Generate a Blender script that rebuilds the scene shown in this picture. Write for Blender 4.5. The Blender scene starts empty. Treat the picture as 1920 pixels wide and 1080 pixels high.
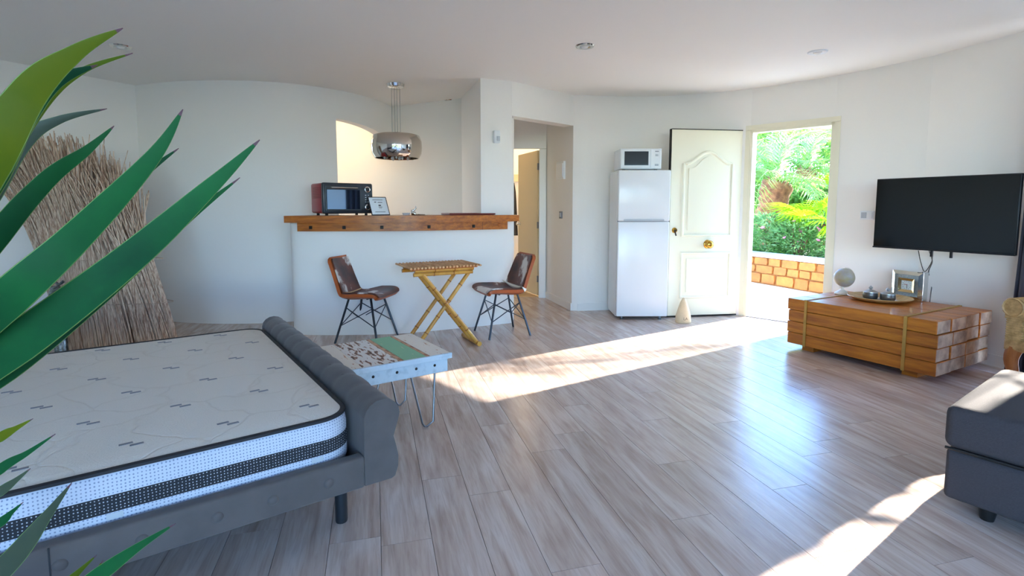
import bpy, bmesh, math, random
from mathutils import Vector, Matrix, noise
random.seed(7)
PI = math.pi
sc = bpy.context.scene
C = sc.collection

# ------------------------------------------------------------------ camera
F, CX, HY, TP, EYE = 980.0, 960.0, 388.0, 0.09, 1.25
PITCH = math.atan(TP)
CY = HY + F * TP
cam_d = bpy.data.cameras.new('camera')
cam_d.sensor_width = 36.0
cam_d.lens = F / 1920 * 36
cam_d.shift_y = -(540 - CY) / 1920
cam_d.clip_start = 0.05
cam = bpy.data.objects.new('camera', cam_d)
C.objects.link(cam)
cam.location = (0, 0, EYE)
cam.rotation_euler = (PI / 2 - PITCH, 0, 0)
sc.camera = cam

# ------------------------------------------------------------------ world, sun, exposure
SUN_AZ, SUN_EL = math.radians(57.8), math.radians(27)
SKY, SUN, EXPO = 2.9, 32.0, 0.25
world = bpy.data.worlds.new('world')
sc.world = world
world.use_nodes = True
wn = world.node_tree
wn.nodes.clear()
sky = wn.nodes.new('ShaderNodeTexSky')
sky.sky_type = 'NISHITA'
sky.sun_disc = False
sky.sun_elevation = SUN_EL
sky.sun_rotation = SUN_AZ
sky.air_density = 1.0
sky.altitude = 2500
sky.dust_density = 0.0
sky.ozone_density = 5.0
bg = wn.nodes.new('ShaderNodeBackground')
bg.inputs['Strength'].default_value = SKY
wo = wn.nodes.new('ShaderNodeOutputWorld')
wn.links.new(sky.outputs[0], bg.inputs[0])
wn.links.new(bg.outputs[0], wo.inputs[0])

sun_d = bpy.data.lights.new('sun', 'SUN')
sun_d.energy = SUN
sun_d.angle = math.radians(0.6)
sun_d.color = (1.0, 0.92, 0.80)
sun = bpy.data.objects.new('sun', sun_d)
C.objects.link(sun)
S = Vector((math.sin(SUN_AZ) * math.cos(SUN_EL), math.cos(SUN_AZ) * math.cos(SUN_EL), math.sin(SUN_EL)))
sun.rotation_euler = (-S).to_track_quat('-Z', 'Y').to_euler()
sun.location = S * 30


def portal(loc, look, sx, sy):
    d = bpy.data.lights.new('window_portal', 'AREA')
    d.shape = 'RECTANGLE'
    d.size, d.size_y = sx, sy
    d.cycles.is_portal = True
    o = bpy.data.objects.new('window_portal', d)
    C.objects.link(o)
    o.location = loc
    o.rotation_euler = Vector(look).to_track_quat('-Z', 'Z').to_euler()


for wx in (-1.25, 1.55, 3.55):
    portal((wx, -3.12, 1.22), (0, 1, 0), 2.4 if wx < 3 else 1.1, 2.3)
portal((3.0, 5.72, 1.05), (-0.72, -0.69, 0), 0.9, 2.1)

vs = sc.view_settings
vs.view_transform = 'Standard'
vs.look = 'None'
vs.exposure = EXPO
vs.gamma = 1.0
vs.use_curve_mapping = False
cy = sc.cycles
cy.use_denoising = True
cy.max_bounces = 10
cy.diffuse_bounces = 7
cy.glossy_bounces = 5
cy.transmission_bounces = 6
cy.transparent_max_bounces = 8
cy.sample_clamp_indirect = 8.0
cy.caustics_reflective = False
cy.caustics_refractive = False


# ------------------------------------------------------------------ pixel helpers (a point of the photo at a known distance or height)
def ray(x, y):
    u, v = (x - CX) / F, -(y - CY) / F
    return Vector((u, math.cos(PITCH) + v * math.sin(PITCH), -math.sin(PITCH) + v * math.cos(PITCH)))


def at(x, y, Y):
    r = ray(x, y)
    return Vector((0, 0, EYE)) + r * (Y / r.y)


# ------------------------------------------------------------------ materials
def lin(h):
    h = h.lstrip('#')
    o = []
    for i in (0, 2, 4):
        c = int(h[i:i + 2], 16) / 255
        o.append(c / 12.92 if c <= 0.04045 else ((c + 0.055) / 1.055) ** 2.4)
    return (*o, 1)


MATS = {}


def nodes(m):
    return m.node_tree.nodes, m.node_tree.links


def mat(name, col='#ffffff', rough=0.5, metal=0.0, spec=0.5, bump=0.0, bscale=60.0, var=0.0, vscale=8.0,
        stretch=(1, 1, 1), emit=0, trans=0, sheen=0, coat=0, col2=None, rnd=0.0, lo=0.35, hi=0.65, coord='Object'):
    m = bpy.data.materials.new(name)
    m.use_nodes = True
    n, L = nodes(m)
    b = n['Principled BSDF']
    c = lin(col)
    b.inputs['Base Color'].default_value = c
    b.inputs['Roughness'].default_value = rough
    b.inputs['Metallic'].default_value = metal
    b.inputs['Specular IOR Level'].default_value = spec
    if sheen:
        b.inputs['Sheen Weight'].default_value = sheen
    if coat:
        b.inputs['Coat Weight'].default_value = coat
        b.inputs['Coat Roughness'].default_value = 0.15
    if trans:
        b.inputs['Transmission Weight'].default_value = trans
    if emit:
        b.inputs['Emission Color'].default_value = c
        b.inputs['Emission Strength'].default_value = emit
    if bump or var or col2:
        tc = n.new('ShaderNodeTexCoord')
        mp = n.new('ShaderNodeMapping')
        mp.inputs['Scale'].default_value = stretch
        L.new(tc.outputs[coord], mp.inputs[0])
        vec = mp.outputs[0]
        if rnd:
            oi = n.new('ShaderNodeObjectInfo')
            mu = n.new('ShaderNodeMath')
            mu.operation = 'MULTIPLY'
            mu.inputs[1].default_value = 37.0
            L.new(oi.outputs['Random'], mu.inputs[0])
            ad = n.new('ShaderNodeVectorMath')
            ad.operation = 'ADD'
            L.new(vec, ad.inputs[0])
            L.new(mu.outputs[0], ad.inputs[1])
            vec = ad.outputs[0]
        if bump:
            nb = n.new('ShaderNodeTexNoise')
            nb.inputs['Scale'].default_value = bscale
            nb.inputs['Detail'].default_value = 4
            L.new(vec, nb.inputs[0])
            bp = n.new('ShaderNodeBump')
            bp.inputs['Strength'].default_value = bump
            bp.inputs['Distance'].default_value = 0.01
            L.new(nb.outputs[0], bp.inputs['Height'])
            L.new(bp.outputs[0], b.inputs['Normal'])
        if var or col2:
            nv = n.new('ShaderNodeTexNoise')
            nv.inputs['Scale'].default_value = vscale
            nv.inputs['Detail'].default_value = 6
            nv.inputs['Roughness'].default_value = 0.6
            L.new(vec, nv.inputs[0])
            rp = n.new('ShaderNodeValToRGB')
            rp.color_ramp.elements[0].position = lo
            rp.color_ramp.elements[1].position = hi
            c2 = lin(col2) if col2 else tuple(v * (1 - var) for v in c[:3]) + (1,)
            rp.color_ramp.elements[0].color = c2
            rp.color_ramp.elements[1].color = c
            L.new(nv.outputs[0], rp.inputs[0])
            out = rp.outputs[0]
            if rnd:
                hs = n.new('ShaderNodeHueSaturation')
                mr = n.new('ShaderNodeMapRange')
                mr.inputs['To Min'].default_value = 1 - rnd
                mr.inputs['To Max'].default_value = 1 + rnd
                L.new(oi.outputs['Random'], mr.inputs[0])
                L.new(mr.outputs[0], hs.inputs['Value'])
                L.new(out, hs.inputs['Color'])
                out = hs.outputs[0]
            L.new(out, b.inputs['Base Color'])
    MATS[name] = m
    return m


mat('wall', '#f2efea', 0.75, bump=0.10, bscale=25, spec=0.2)
mat('ceiling', '#f4f1ec', 0.6, bump=0.03, bscale=6, spec=0.3)
mat('trim', '#efede9', 0.35)
mat('door_cream', '#efe9d2', 0.35)
mat('door_warm', '#dcc9a0', 0.45)
mat('fridge_white', '#eceef0', 0.22)
mat('white_plastic', '#e9edf0', 0.35)
mat('rubber', '#1c1c1e', 0.7)
mat('black_gloss', '#07080a', 0.08)
mat('black_plastic', '#15171b', 0.35)
mat('oven_grey', '#2c3037', 0.3)
mat('oven_red', '#a3141f', 0.32)
mat('oven_glass', '#8fa6c0', 0.03, metal=1.0)
mat('dark_glass', '#1b201f', 0.06)
mat('chrome', '#d9d9d6', 0.12, metal=1.0)
mat('smoked_chrome', '#d3cabf', 0.05, metal=1.0)
mat('brass', '#d2a047', 0.22, metal=1.0)
mat('steel', '#8d9299', 0.32, metal=1.0)
mat('dark_steel', '#4a5058', 0.38, metal=0.9)
mat('iron', '#2e2a28', 0.5, metal=0.6)
mat('velvet', '#5a5453', 0.8, sheen=0.15, var=0.25, vscale=5, bump=0.15, bscale=12)
mat('sofa_fabric', '#3d3a3e', 0.9, bump=0.3, bscale=260, var=0.15, vscale=120)
mat('sofa_leg', '#141414', 0.4)
mat('mattress_white', '#e9ecf2', 0.8, bump=0.25, bscale=120)
mat('piping', '#24252a', 0.7)
mat('tag_grey', '#7e8189', 0.6)
mat('tag_light', '#b9bfc6', 0.5)
mat('curtain', '#43404a', 0.85, bump=0.1, bscale=100, var=0.1)
mat('bar_wood', '#c8731c', 0.42, col2='#98500f', vscale=5, stretch=(1, 9, 9), bump=0.15, bscale=14, coat=0.2, rnd=0.1)
mat('beam_wood', '#c8781f', 0.4, col2='#9c5214', vscale=3, stretch=(1, 10, 10), bump=0.2, bscale=10, rnd=0.16, coat=0.15)
mat('end_grain', '#c3a184', 0.7, col2='#8a6a55', vscale=9, bump=0.25, bscale=30, rnd=0.18)
mat('bamboo', '#d6a34a', 0.38, col2='#b9771f', vscale=6, stretch=(1, 1, 1), lo=0.3, hi=0.6, coat=0.2)
mat('bamboo_slat', '#e9bd88', 0.5, col2='#bf8450', vscale=7, stretch=(6, 1, 6), rnd=0.12)
mat('strap', '#b98a3e', 0.6, var=0.2)
mat('bamboo_node', '#8c4f18', 0.5)
mat('cord_brown', '#a5591e', 0.7)
mat('leather', '#b9571b', 0.42, var=0.25, vscale=6, bump=0.08, bscale=60)
mat('belt', '#e6dccb', 0.6)
mat('reed', '#dac0a8', 0.8, col2='#94705a', vscale=3, stretch=(34, 34, 0.5), lo=0.36, hi=0.6)
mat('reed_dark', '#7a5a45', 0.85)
mat('silver_leaf', '#9aa09f', 0.3, metal=0.9, col2='#3f4545', vscale=40, bump=0.5, bscale=40)
mat('leaf_green', '#135a2a', 0.55, spec=0.15, col2='#0d3d23', vscale=3, stretch=(1, 1, 1), rnd=0.12)
mat('leaf_lime', '#5b620a', 0.55, spec=0.15, col2='#46590d', vscale=3)
mat('leaf_olive', '#38452f', 0.5, col2='#27362a', vscale=3)
mat('leaf_edge', '#6a8a44', 0.4)
mat('leaf_tip', '#5b3640', 0.6)
mat('trunk', '#7a6045', 0.9, bump=0.6, bscale=30, var=0.4)
mat('pot', '#8d8a86', 0.7, var=0.1)
mat('soil', '#3b2c20', 0.95, bump=0.8, bscale=60)
mat('mirror', '#dfe3e0', 0.03, metal=1.0)
mat('glitter', '#b3b6b2', 0.3, metal=0.8, bump=1.0, bscale=260, col2='#7d8280', vscale=200)
mat('clock_face', '#dfe3de', 0.4)
mat('clock_gold', '#d8c193', 0.12, metal=1.0)
mat('hand_red', '#a02418', 0.4)
mat('globe', '#a89a72', 0.5, col2='#a8a0a0', vscale=14)
mat('globe_land', '#c78f86', 0.55)
mat('ivory', '#e3d6c4', 0.5)
mat('plate_wood', '#d3ad74', 0.4, col2='#b98a50', vscale=6, stretch=(1, 5, 1))
mat('pewter', '#6e6a66', 0.35, metal=0.7, bump=0.15, bscale=80)
mat('pewter_light', '#a9aaa8', 0.3, metal=0.8)
mat('cone_clay', '#e6cda6', 0.6, var=0.12, vscale=14)
mat('ink', '#3a3b40', 0.6)
mat('ink_brown', '#6d5b52', 0.6)
mat('paper', '#e4e9ee', 0.5)
mat('table_white', '#e6e0d8', 0.55, var=0.06, vscale=14)
mat('table_blue', '#c3d3dd', 0.55, col2='#9fb4c0', vscale=20, lo=0.25, hi=0.5)
mat('wicker', '#b98f5c', 0.6, col2='#8d693c', vscale=30)
mat('chair_wood', '#a9622a', 0.4, col2='#8a4a1c', vscale=4, stretch=(6, 6, 1))
mat('cushion_pale', '#d5d9df', 0.8)
mat('cushion_blue', '#7c8ba5', 0.85)
mat('maroon', '#6d2016', 0.5)
mat('glassy', '#c9d3d8', 0.1, spec=0.8)
mat('terrace', '#d8d2c6', 0.85, var=0.12, vscale=3, bump=0.2, bscale=20)
mat('lawn', '#6c7358', 0.95, var=0.35, vscale=1.5)
mat('stone', '#b06c2c', 0.85, col2='#8f5522', vscale=5, bump=0.8, bscale=12, rnd=0.2)
mat('mortar', '#7a5228', 0.95, bump=0.5, bscale=30)
mat('coping', '#b9bcc2', 0.7, var=0.15, vscale=5)
mat('palm_trunk', '#a06a44', 0.95, col2='#6b4128', vscale=9, bump=1.0, bscale=14)
mat('flower_pink', '#e58bb4', 0.7)
mat('tile', '#c9ae84', 0.5, var=0.1)
mat('lens', '#f2f0ea', 0.2, emit=0.0)


def leafy(name, col, col2, tr=0.5):
    m = bpy.data.materials.new(name)
    m.use_nodes = True
    n, L = nodes(m)
    n.remove(n['Principled BSDF'])
    out = n['Material Output']
    d = n.new('ShaderNodeBsdfDiffuse')
    t = n.new('ShaderNodeBsdfTranslucent')
    mx = n.new('ShaderNodeMixShader')
    mx.inputs[0].default_value = tr
    nz = n.new('ShaderNodeTexNoise')
    nz.inputs['Scale'].default_value = 3.0
    tc = n.new('ShaderNodeTexCoord')
    L.new(tc.outputs['Object'], nz.inputs[0])
    rp = n.new('ShaderNodeValToRGB')
    rp.color_ramp.elements[0].position = 0.4
    rp.color_ramp.elements[1].position = 0.6
    rp.color_ramp.elements[0].color = lin(col)
    rp.color_ramp.elements[1].color = lin(col2)
    L.new(nz.outputs[0], rp.inputs[0])
    L.new(rp.outputs[0], d.inputs[0])
    L.new(rp.outputs[0], t.inputs[0])
    L.new(d.outputs[0], mx.inputs[1])
    L.new(t.outputs[0], mx.inputs[2])
    L.new(mx.outputs[0], out.inputs[0])
    MATS[name] = m


leafy('frond', '#7fa63a', '#a9c256')
leafy('frond_far', '#8ab04a', '#9fc27a')
leafy('fan', '#8fbf1c', '#b4d733')
leafy('bush', '#5f8f4a', '#8cb37a')
leafy('tree_leaf', '#6f9a44', '#9cb95e')


def floor_material():
    m = bpy.data.materials.new('oak_floor')
    m.use_nodes = True
    n, L = nodes(m)
    b = n['Principled BSDF']
    tc = n.new('ShaderNodeTexCoord')
    oi = n.new('ShaderNodeObjectInfo')
    mu = n.new('ShaderNodeMath')
    mu.operation = 'MULTIPLY'
    mu.inputs[1].default_value = 53.0
    L.new(oi.outputs['Random'], mu.inputs[0])
    ad = n.new('ShaderNodeVectorMath')
    L.new(tc.outputs['Object'], ad.inputs[0])
    L.new(mu.outputs[0], ad.inputs[1])

    def noise_at(scale, sc3, detail=5, dist=0.0):
        mp = n.new('ShaderNodeMapping')
        mp.inputs['Scale'].default_value = sc3
        L.new(ad.outputs[0], mp.inputs[0])
        z = n.new('ShaderNodeTexNoise')
        z.inputs['Scale'].default_value = scale
        z.inputs['Detail'].default_value = detail
        z.inputs['Distortion'].default_value = dist
        L.new(mp.outputs[0], z.inputs[0])
        return z.outputs[0]

    g1 = noise_at(2.2, (0.9, 7, 1), 4, 0.6)
    g2 = noise_at(7.0, (0.9, 11, 1), 6, 0.8)
    r1 = n.new('ShaderNodeValToRGB')
    e = r1.color_ramp.elements
    e[0].position, e[0].color = 0.30, lin('#b79f91')
    e[1].position, e[1].color = 0.66, lin('#d8c8be')
    k = e.new(0.48)
    k.color = lin('#c9b4a7')
    L.new(g1, r1.inputs[0])
    r2 = n.new('ShaderNodeValToRGB')
    r2.color_ramp.elements[0].position, r2.color_ramp.elements[0].color = 0.34, (0.80, 0.76, 0.73, 1)
    r2.color_ramp.elements[1].position, r2.color_ramp.elements[1].color = 0.56, (1, 1, 1, 1)
    L.new(g2, r2.inputs[0])
    mx = n.new('ShaderNodeMix')
    mx.data_type = 'RGBA'
    mx.blend_type = 'MULTIPLY'
    mx.inputs[0].default_value = 0.6
    L.new(r1.outputs[0], mx.inputs[6])
    L.new(r2.outputs[0], mx.inputs[7])
    hs = n.new('ShaderNodeHueSaturation')
    mr = n.new('ShaderNodeMapRange')
    mr.inputs['To Min'].default_value = 0.88
    mr.inputs['To Max'].default_value = 1.06
    L.new(oi.outputs['Random'], mr.inputs[0])
    L.new(mr.outputs[0], hs.inputs['Value'])
    L.new(mx.outputs[2], hs.inputs['Color'])
    L.new(hs.outputs[0], b.inputs['Base Color'])
    b.inputs['Roughness'].default_value = 0.27
    b.inputs['Specular IOR Level'].default_value = 0.55
    bp = n.new('ShaderNodeBump')
    bp.inputs['Strength'].default_value = 0.12
    bp.inputs['Distance'].default_value = 0.004
    L.new(g2, bp.inputs['Height'])
    L.new(bp.outputs[0], b.inputs['Normal'])
    MATS['oak_floor'] = m


floor_material()
mat('seam', '#8a786c', 0.8)


def hide_material(name, thresh, seed):
    m = bpy.data.materials.new(name)
    m.use_nodes = True
    n, L = nodes(m)
    b = n['Principled BSDF']
    b.inputs['Roughness'].default_value = 0.6
    b.inputs['Sheen Weight'].default_value = 0.2
    tc = n.new('ShaderNodeTexCoord')
    mp = n.new('ShaderNodeMapping')
    mp.inputs['Location'].default_value = (seed, seed * 0.7, seed * 1.3)
    L.new(tc.outputs['Object'], mp.inputs[0])
    z = n.new('ShaderNodeTexNoise')
    z.inputs['Scale'].default_value = 4.6
    z.inputs['Detail'].default_value = 4
    z.inputs['Roughness'].default_value = 0.5
    L.new(mp.outputs[0], z.inputs[0])
    rp = n.new('ShaderNodeValToRGB')
    e = rp.color_ramp.elements
    e[0].position, e[0].color = 0.36, lin('#3a1c12')
    e[1].position, e[1].color = thresh + 0.03, lin('#ddd3c8')
    k = e.new(thresh - 0.03)
    k.color = lin('#6b3219')
    L.new(z.outputs[0], rp.inputs[0])
    L.new(rp.outputs[0], b.inputs['Base Color'])
    MATS[name] = m


hide_material('cowhide_one', 0.57, 3.1)
hide_material('cowhide_two', 0.565, 8.4)


def dotted(name, base, dot, scale, size):
    m = bpy.data.materials.new(name)
    m.use_nodes = True
    n, L = nodes(m)
    b = n['Principled BSDF']
    b.inputs['Roughness'].default_value = 0.85
    tc = n.new('ShaderNodeTexCoord')
    v = n.new('ShaderNodeTexVoronoi')
    v.inputs['Scale'].default_value = scale
    v.inputs['Randomness'].default_value = 0.15
    mp = n.new('ShaderNodeMapping')
    mp.inputs['Scale'].default_value = (1, 0, 1)
    L.new(tc.outputs['Object'], mp.inputs[0])
    L.new(mp.outputs[0], v.inputs[0])
    rp = n.new('ShaderNodeValToRGB')
    rp.color_ramp.elements[0].position = size
    rp.color_ramp.elements[1].position = size + 0.06
    rp.color_ramp.elements[0].color = lin(dot)
    rp.color_ramp.elements[1].color = lin(base)
    L.new(v.outputs['Distance'], rp.inputs[0])
    L.new(rp.outputs[0], b.inputs['Base Color'])
    MATS[name] = m


dotted('band_white', '#c3cad8', '#7f8ba6', 100, 0.20)
dotted('band_dark', '#24262d', '#b4b8c0', 105, 0.16)


def quilt_material():
    m = mat('quilt', '#ddd7cc', 0.85, bump=0.3, bscale=160)
    n, L = nodes(m)
    b = n['Principled BSDF']
    tc = n.new('ShaderNodeTexCoord')
    v = n.new('ShaderNodeTexVoronoi')
    v.feature = 'DISTANCE_TO_EDGE'
    v.inputs['Scale'].default_value = 5.0
    v.inputs['Randomness'].default_value = 0.8
    nz = n.new('ShaderNodeTexNoise')
    nz.inputs['Scale'].default_value = 3.5
    L.new(tc.outputs['Object'], nz.inputs[0])
    ad = n.new('ShaderNodeMix')
    ad.data_type = 'VECTOR'
    ad.inputs[0].default_value = 0.25
    L.new(tc.outputs['Object'], ad.inputs[4])
    L.new(nz.outputs['Color'], ad.inputs[5])
    L.new(ad.outputs[1], v.inputs[0])
    rp = n.new('ShaderNodeValToRGB')
    rp.color_ramp.elements[0].position = 0.0
    rp.color_ramp.elements[1].position = 0.035
    rp.color_ramp.elements[0].color = (0, 0, 0, 1)
    L.new(v.outputs[0], rp.inputs[0])
    cx = n.new('ShaderNodeMix')
    cx.data_type = 'RGBA'
    cx.inputs[6].default_value = lin('#d8d2c8')
    cx.inputs[7].default_value = lin('#ddd8cf')
    L.new(rp.outputs[0], cx.inputs[0])
    L.new(cx.outputs[2], b.inputs['Base Color'])
    bp = n.new('ShaderNodeBump')
    bp.inputs['Strength'].default_value = 0.3
    bp.inputs['Distance'].default_value = 0.008
    L.new(rp.outputs[0], bp.inputs['Height'])
    old = [x for x in n if x.type == 'BUMP' and x != bp][0]
    L.new(old.outputs[0], bp.inputs['Normal'])
    L.new(bp.outputs[0], b.inputs['Normal'])


quilt_material()


def worn_material(name, paint, under, dark, thresh):
    """paint flaked off along the board"""
    m = bpy.data.materials.new(name)
    m.use_nodes = True
    n, L = nodes(m)
    b = n['Principled BSDF']
    b.inputs['Roughness'].default_value = 0.6
    tc = n.new('ShaderNodeTexCoord')
    mp = n.new('ShaderNodeMapping')
    mp.inputs['Scale'].default_value = (34, 9, 9)
    L.new(tc.outputs['Object'], mp.inputs[0])
    z = n.new('ShaderNodeTexNoise')
    z.inputs['Scale'].default_value = 1.6
    z.inputs['Detail'].default_value = 5
    L.new(mp.outputs[0], z.inputs[0])
    rp = n.new('ShaderNodeValToRGB')
    e = rp.color_ramp.elements
    e[0].position, e[0].color = thresh, lin(paint)
    e[1].position, e[1].color = thresh + 0.10, lin(dark)
    k = e.new(thresh + 0.03)
    k.color = lin(under)
    L.new(z.outputs[0], rp.inputs[0])
    L.new(rp.outputs[0], b.inputs['Base Color'])
    MATS[name] = m


worn_material('flaked_white', '#e3dfda', '#a8765a', '#59423a', 0.53)
worn_material('faint_white', '#e6ded2', '#cfa98f', '#b98a72', 0.64)
worn_material('worn_green', '#84b996', '#a8c8a8', '#c9a184', 0.66)
worn_material('bare_wood', '#c79a7c', '#b58163', '#94604a', 0.52)


# ------------------------------------------------------------------ mesh helpers
def box(bm, c, s, rot=None, mi=0):
    r = bmesh.ops.create_cube(bm, size=1.0)
    M = Matrix.Translation(Vector(c))
    if rot is not None:
        M = M @ (rot if isinstance(rot, Matrix) else Matrix.Rotation(rot, 4, 'Z'))
    M = M @ Matrix.Diagonal((*s, 1))
    bmesh.ops.transform(bm, matrix=M, verts=r['verts'])
    if mi:
        for f in {f for v in r['verts'] for f in v.link_faces}:
            f.material_index = mi
    return r['verts']


def rbox(bm, c, s, rad, seg=3, rot=None):
    t = bmesh.new()
    box(t, (0, 0, 0), s)
    bmesh.ops.bevel(t, geom=t.edges[:], offset=rad, segments=seg, affect='EDGES', profile=0.5)
    M = Matrix.Translation(Vector(c))
    if rot is not None:
        M = M @ (rot if isinstance(rot, Matrix) else Matrix.Rotation(rot, 4, 'Z'))
    bmesh.ops.transform(t, matrix=M, verts=t.verts[:])
    me = bpy.data.meshes.new('t')
    t.to_mesh(me)
    t.free()
    bm.from_mesh(me)
    bpy.data.meshes.remove(me)


def frame_of(d):
    d = d.normalized()
    a = Vector((0, 0, 1)) if abs(d.z) < 0.9 else Vector((1, 0, 0))
    x = d.cross(a).normalized()
    return x, d.cross(x).normalized()


def tube(bm, pts, r, n=8, cap=True, radii=None, squash=1.0):
    pts = [Vector(p) for p in pts]
    rings = []
    x = None
    for i, p in enumerate(pts):
        d = (pts[min(i + 1, len(pts) - 1)] - pts[max(i - 1, 0)])
        if x is None:
            x, y = frame_of(d)
        else:
            d = d.normalized()
            x = (x - d * x.dot(d)).normalized()
            y = d.cross(x).normalized()
        rr = radii[i] if radii else r
        rings.append([bm.verts.new(p + (x * math.cos(a) + y * math.sin(a) * squash) * rr) for a in [2 * PI * k / n for k in range(n)]])
    for a, b in zip(rings, rings[1:]):
        for k in range(n):
            bm.faces.new((a[k], a[(k + 1) % n], b[(k + 1) % n], b[k]))
    if cap:
        bm.faces.new(rings[0][::-1])
        bm.faces.new(rings[-1])


def lathe(bm, prof, n=24, c=(0, 0, 0)):
    c = Vector(c)
    rings = []
    for r, z in prof:
        if r < 1e-5:
            rings.append([bm.verts.new(c + Vector((0, 0, z)))])
        else:
            rings.append([bm.verts.new(c + Vector((r * math.cos(2 * PI * k / n), r * math.sin(2 * PI * k / n), z))) for k in range(n)])
    for a, b in zip(rings, rings[1:]):
        for k in range(n):
            q = [a[k % len(a)], a[(k + 1) % len(a)], b[(k + 1) % len(b)], b[k % len(b)]]
            u = []
            for v in q:
                if v not in u:
                    u.append(v)
            if len(u) > 2:
                bm.faces.new(u)


def prism(bm, poly, z0, z1):
    lo = [bm.verts.new((p[0], p[1], z0)) for p in poly]
    hi = [bm.verts.new((p[0], p[1], z1)) for p in poly]
    n = len(poly)
    bm.faces.new(lo[::-1])
    bm.faces.new(hi)
    for k in range(n):
        bm.faces.new((lo[k], lo[(k + 1) % n], hi[(k + 1) % n], hi[k]))


def extrude_profile(bm, prof, ys, mod=None):
    """closed profile in (x, z) swept along y"""
    rings = []
    for y in ys:
        rings.append([bm.verts.new(((mod(x, z, y) if mod else (x, z))[0], y, (mod(x, z, y) if mod else (x, z))[1])) for x, z in prof])
    n = len(prof)
    for a, b in zip(rings, rings[1:]):
        for k in range(n):
            bm.faces.new((a[k], a[(k + 1) % n], b[(k + 1) % n], b[k]))
    bm.faces.new(rings[0][::-1])
    bm.faces.new(rings[-1])


def obj(name, bm, m, parent=None, loc=(0, 0, 0), rot=(0, 0, 0), smooth=None, bevel=0):
    me = bpy.data.meshes.new(name)
    if bevel:
        bmesh.ops.bevel(bm, geom=bm.edges[:], offset=bevel, segments=2, affect='EDGES', profile=0.5)
    bmesh.ops.recalc_face_normals(bm, faces=bm.faces[:])
    bm.to_mesh(me)
    bm.free()
    for k in (m if isinstance(m, (list, tuple)) else [m]):
        me.materials.append(MATS[k])
    if smooth is not None:
        me.shade_smooth()
        if smooth < 180:
            me.set_sharp_from_angle(angle=math.radians(smooth))
    o = bpy.data.objects.new(name, me)
    C.objects.link(o)
    o.location = loc
    o.rotation_euler = rot
    o.parent = parent
    return o


def tag(o, label, cat=None, group=None, kind=None):
    o['label'] = label
    if cat:
        o['category'] = cat
    if group:
        o['group'] = group
    if kind:
        o['kind'] = kind
    return o


def thing(name, label, cat, loc=(0, 0, 0), rz=0.0, group=None):
    o = bpy.data.objects.new(name, None)
    o.empty_display_size = 0.1
    C.objects.link(o)
    o.location = loc
    o.rotation_euler = (0, 0, rz)
    return tag(o, label, cat, group)


def dup(o, name, parent=None, loc=None, rot=None):
    c = o.copy()
    c.name = name
    C.objects.link(c)
    c.parent = parent
    if loc is not None:
        c.location = loc
    if rot is not None:
        c.rotation_euler = rot
    return c


def struct(o, label=None):
    o['kind'] = 'structure'
    if label:
        o['label'] = label
    return o


def B():
    return bmesh.new()


def bx(name, c, s, m, parent=None, rot=None, bevel=0, **k):
    b = B()
    box(b, c, s, rot)
    return obj(name, b, m, parent, bevel=bevel, **k)


def catmull(pts, n=6):
    pts = [Vector(p) for p in pts]
    out = []
    for i in range(len(pts) - 1):
        p0, p1, p2, p3 = pts[max(i - 1, 0)], pts[i], pts[i + 1], pts[min(i + 2, len(pts) - 1)]
        for k in range(n):
            t = k / n
            out.append(0.5 * ((2 * p1) + (p2 - p0) * t + (2 * p0 - 5 * p1 + 4 * p2 - p3) * t * t + (3 * p1 - p0 - 3 * p2 + p3) * t ** 3))
    out.append(pts[-1])
    return out


def offset_pts(pts, t):
    pts = [Vector((p[0], p[1])) for p in pts]
    out = []
    for i, p in enumerate(pts):
        ns = []
        if i > 0:
            d = (p - pts[i - 1]).normalized()
            ns.append(Vector((-d.y, d.x)))
        if i < len(pts) - 1:
            d = (pts[i + 1] - p).normalized()
            ns.append(Vector((-d.y, d.x)))
        m = sum(ns, Vector((0, 0))).normalized()
        out.append(p + m * (t / max(0.3, m.dot(ns[0]))))
    return out


def strip(bm, pts, z0, z1, t):
    a = [Vector((p[0], p[1])) for p in pts]
    b = offset_pts(pts, t)
    n = len(a)
    Z0 = z0 if isinstance(z0, (list, tuple)) else [z0] * n
    Z1 = z1 if isinstance(z1, (list, tuple)) else [z1] * n
    R = [[bm.verts.new((*a[i], Z0[i])), bm.verts.new((*a[i], Z1[i])), bm.verts.new((*b[i], Z1[i])), bm.verts.new((*b[i], Z0[i]))] for i in range(n)]
    for p, q in zip(R, R[1:]):
        for k in range(4):
            bm.faces.new((p[k], p[(k + 1) % 4], q[(k + 1) % 4], q[k]))
    bm.faces.new(R[0][::-1])
    bm.faces.new(R[-1])


def wall(name, segs, label=None, t=0.2, m='wall', smooth=30):
    b = B()
    for pts, z0, z1 in segs:
        strip(b, pts, z0, z1, t)
    o = obj(name, b, m, smooth=smooth)
    return struct(o, label)


# ------------------------------------------------------------------ the room
H = 2.55
P0, P1, P2, P3 = (-0.32, 5.43), (0.0, 5.57), (0.72, 6.24), (0.79, 6.23)
JL, JR = (2.66, 5.92), (3.24, 5.33)
CORN, WEND = (3.64, 4.65), (3.89, 3.72)

b = B()
prism(b, [(-7, -3.4), (4.9, -3.4), (4.8, 3.7), (4.0, 5.0), (3.35, 5.5), (2.75, 6.1), (2.2, 6.45), (1.2, 6.55), (1.2, 9.4), (-7, 9.4)], H, H + 0.2)
struct(obj('ceiling', b, 'ceiling'), 'smooth white ceiling of the studio')

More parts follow.
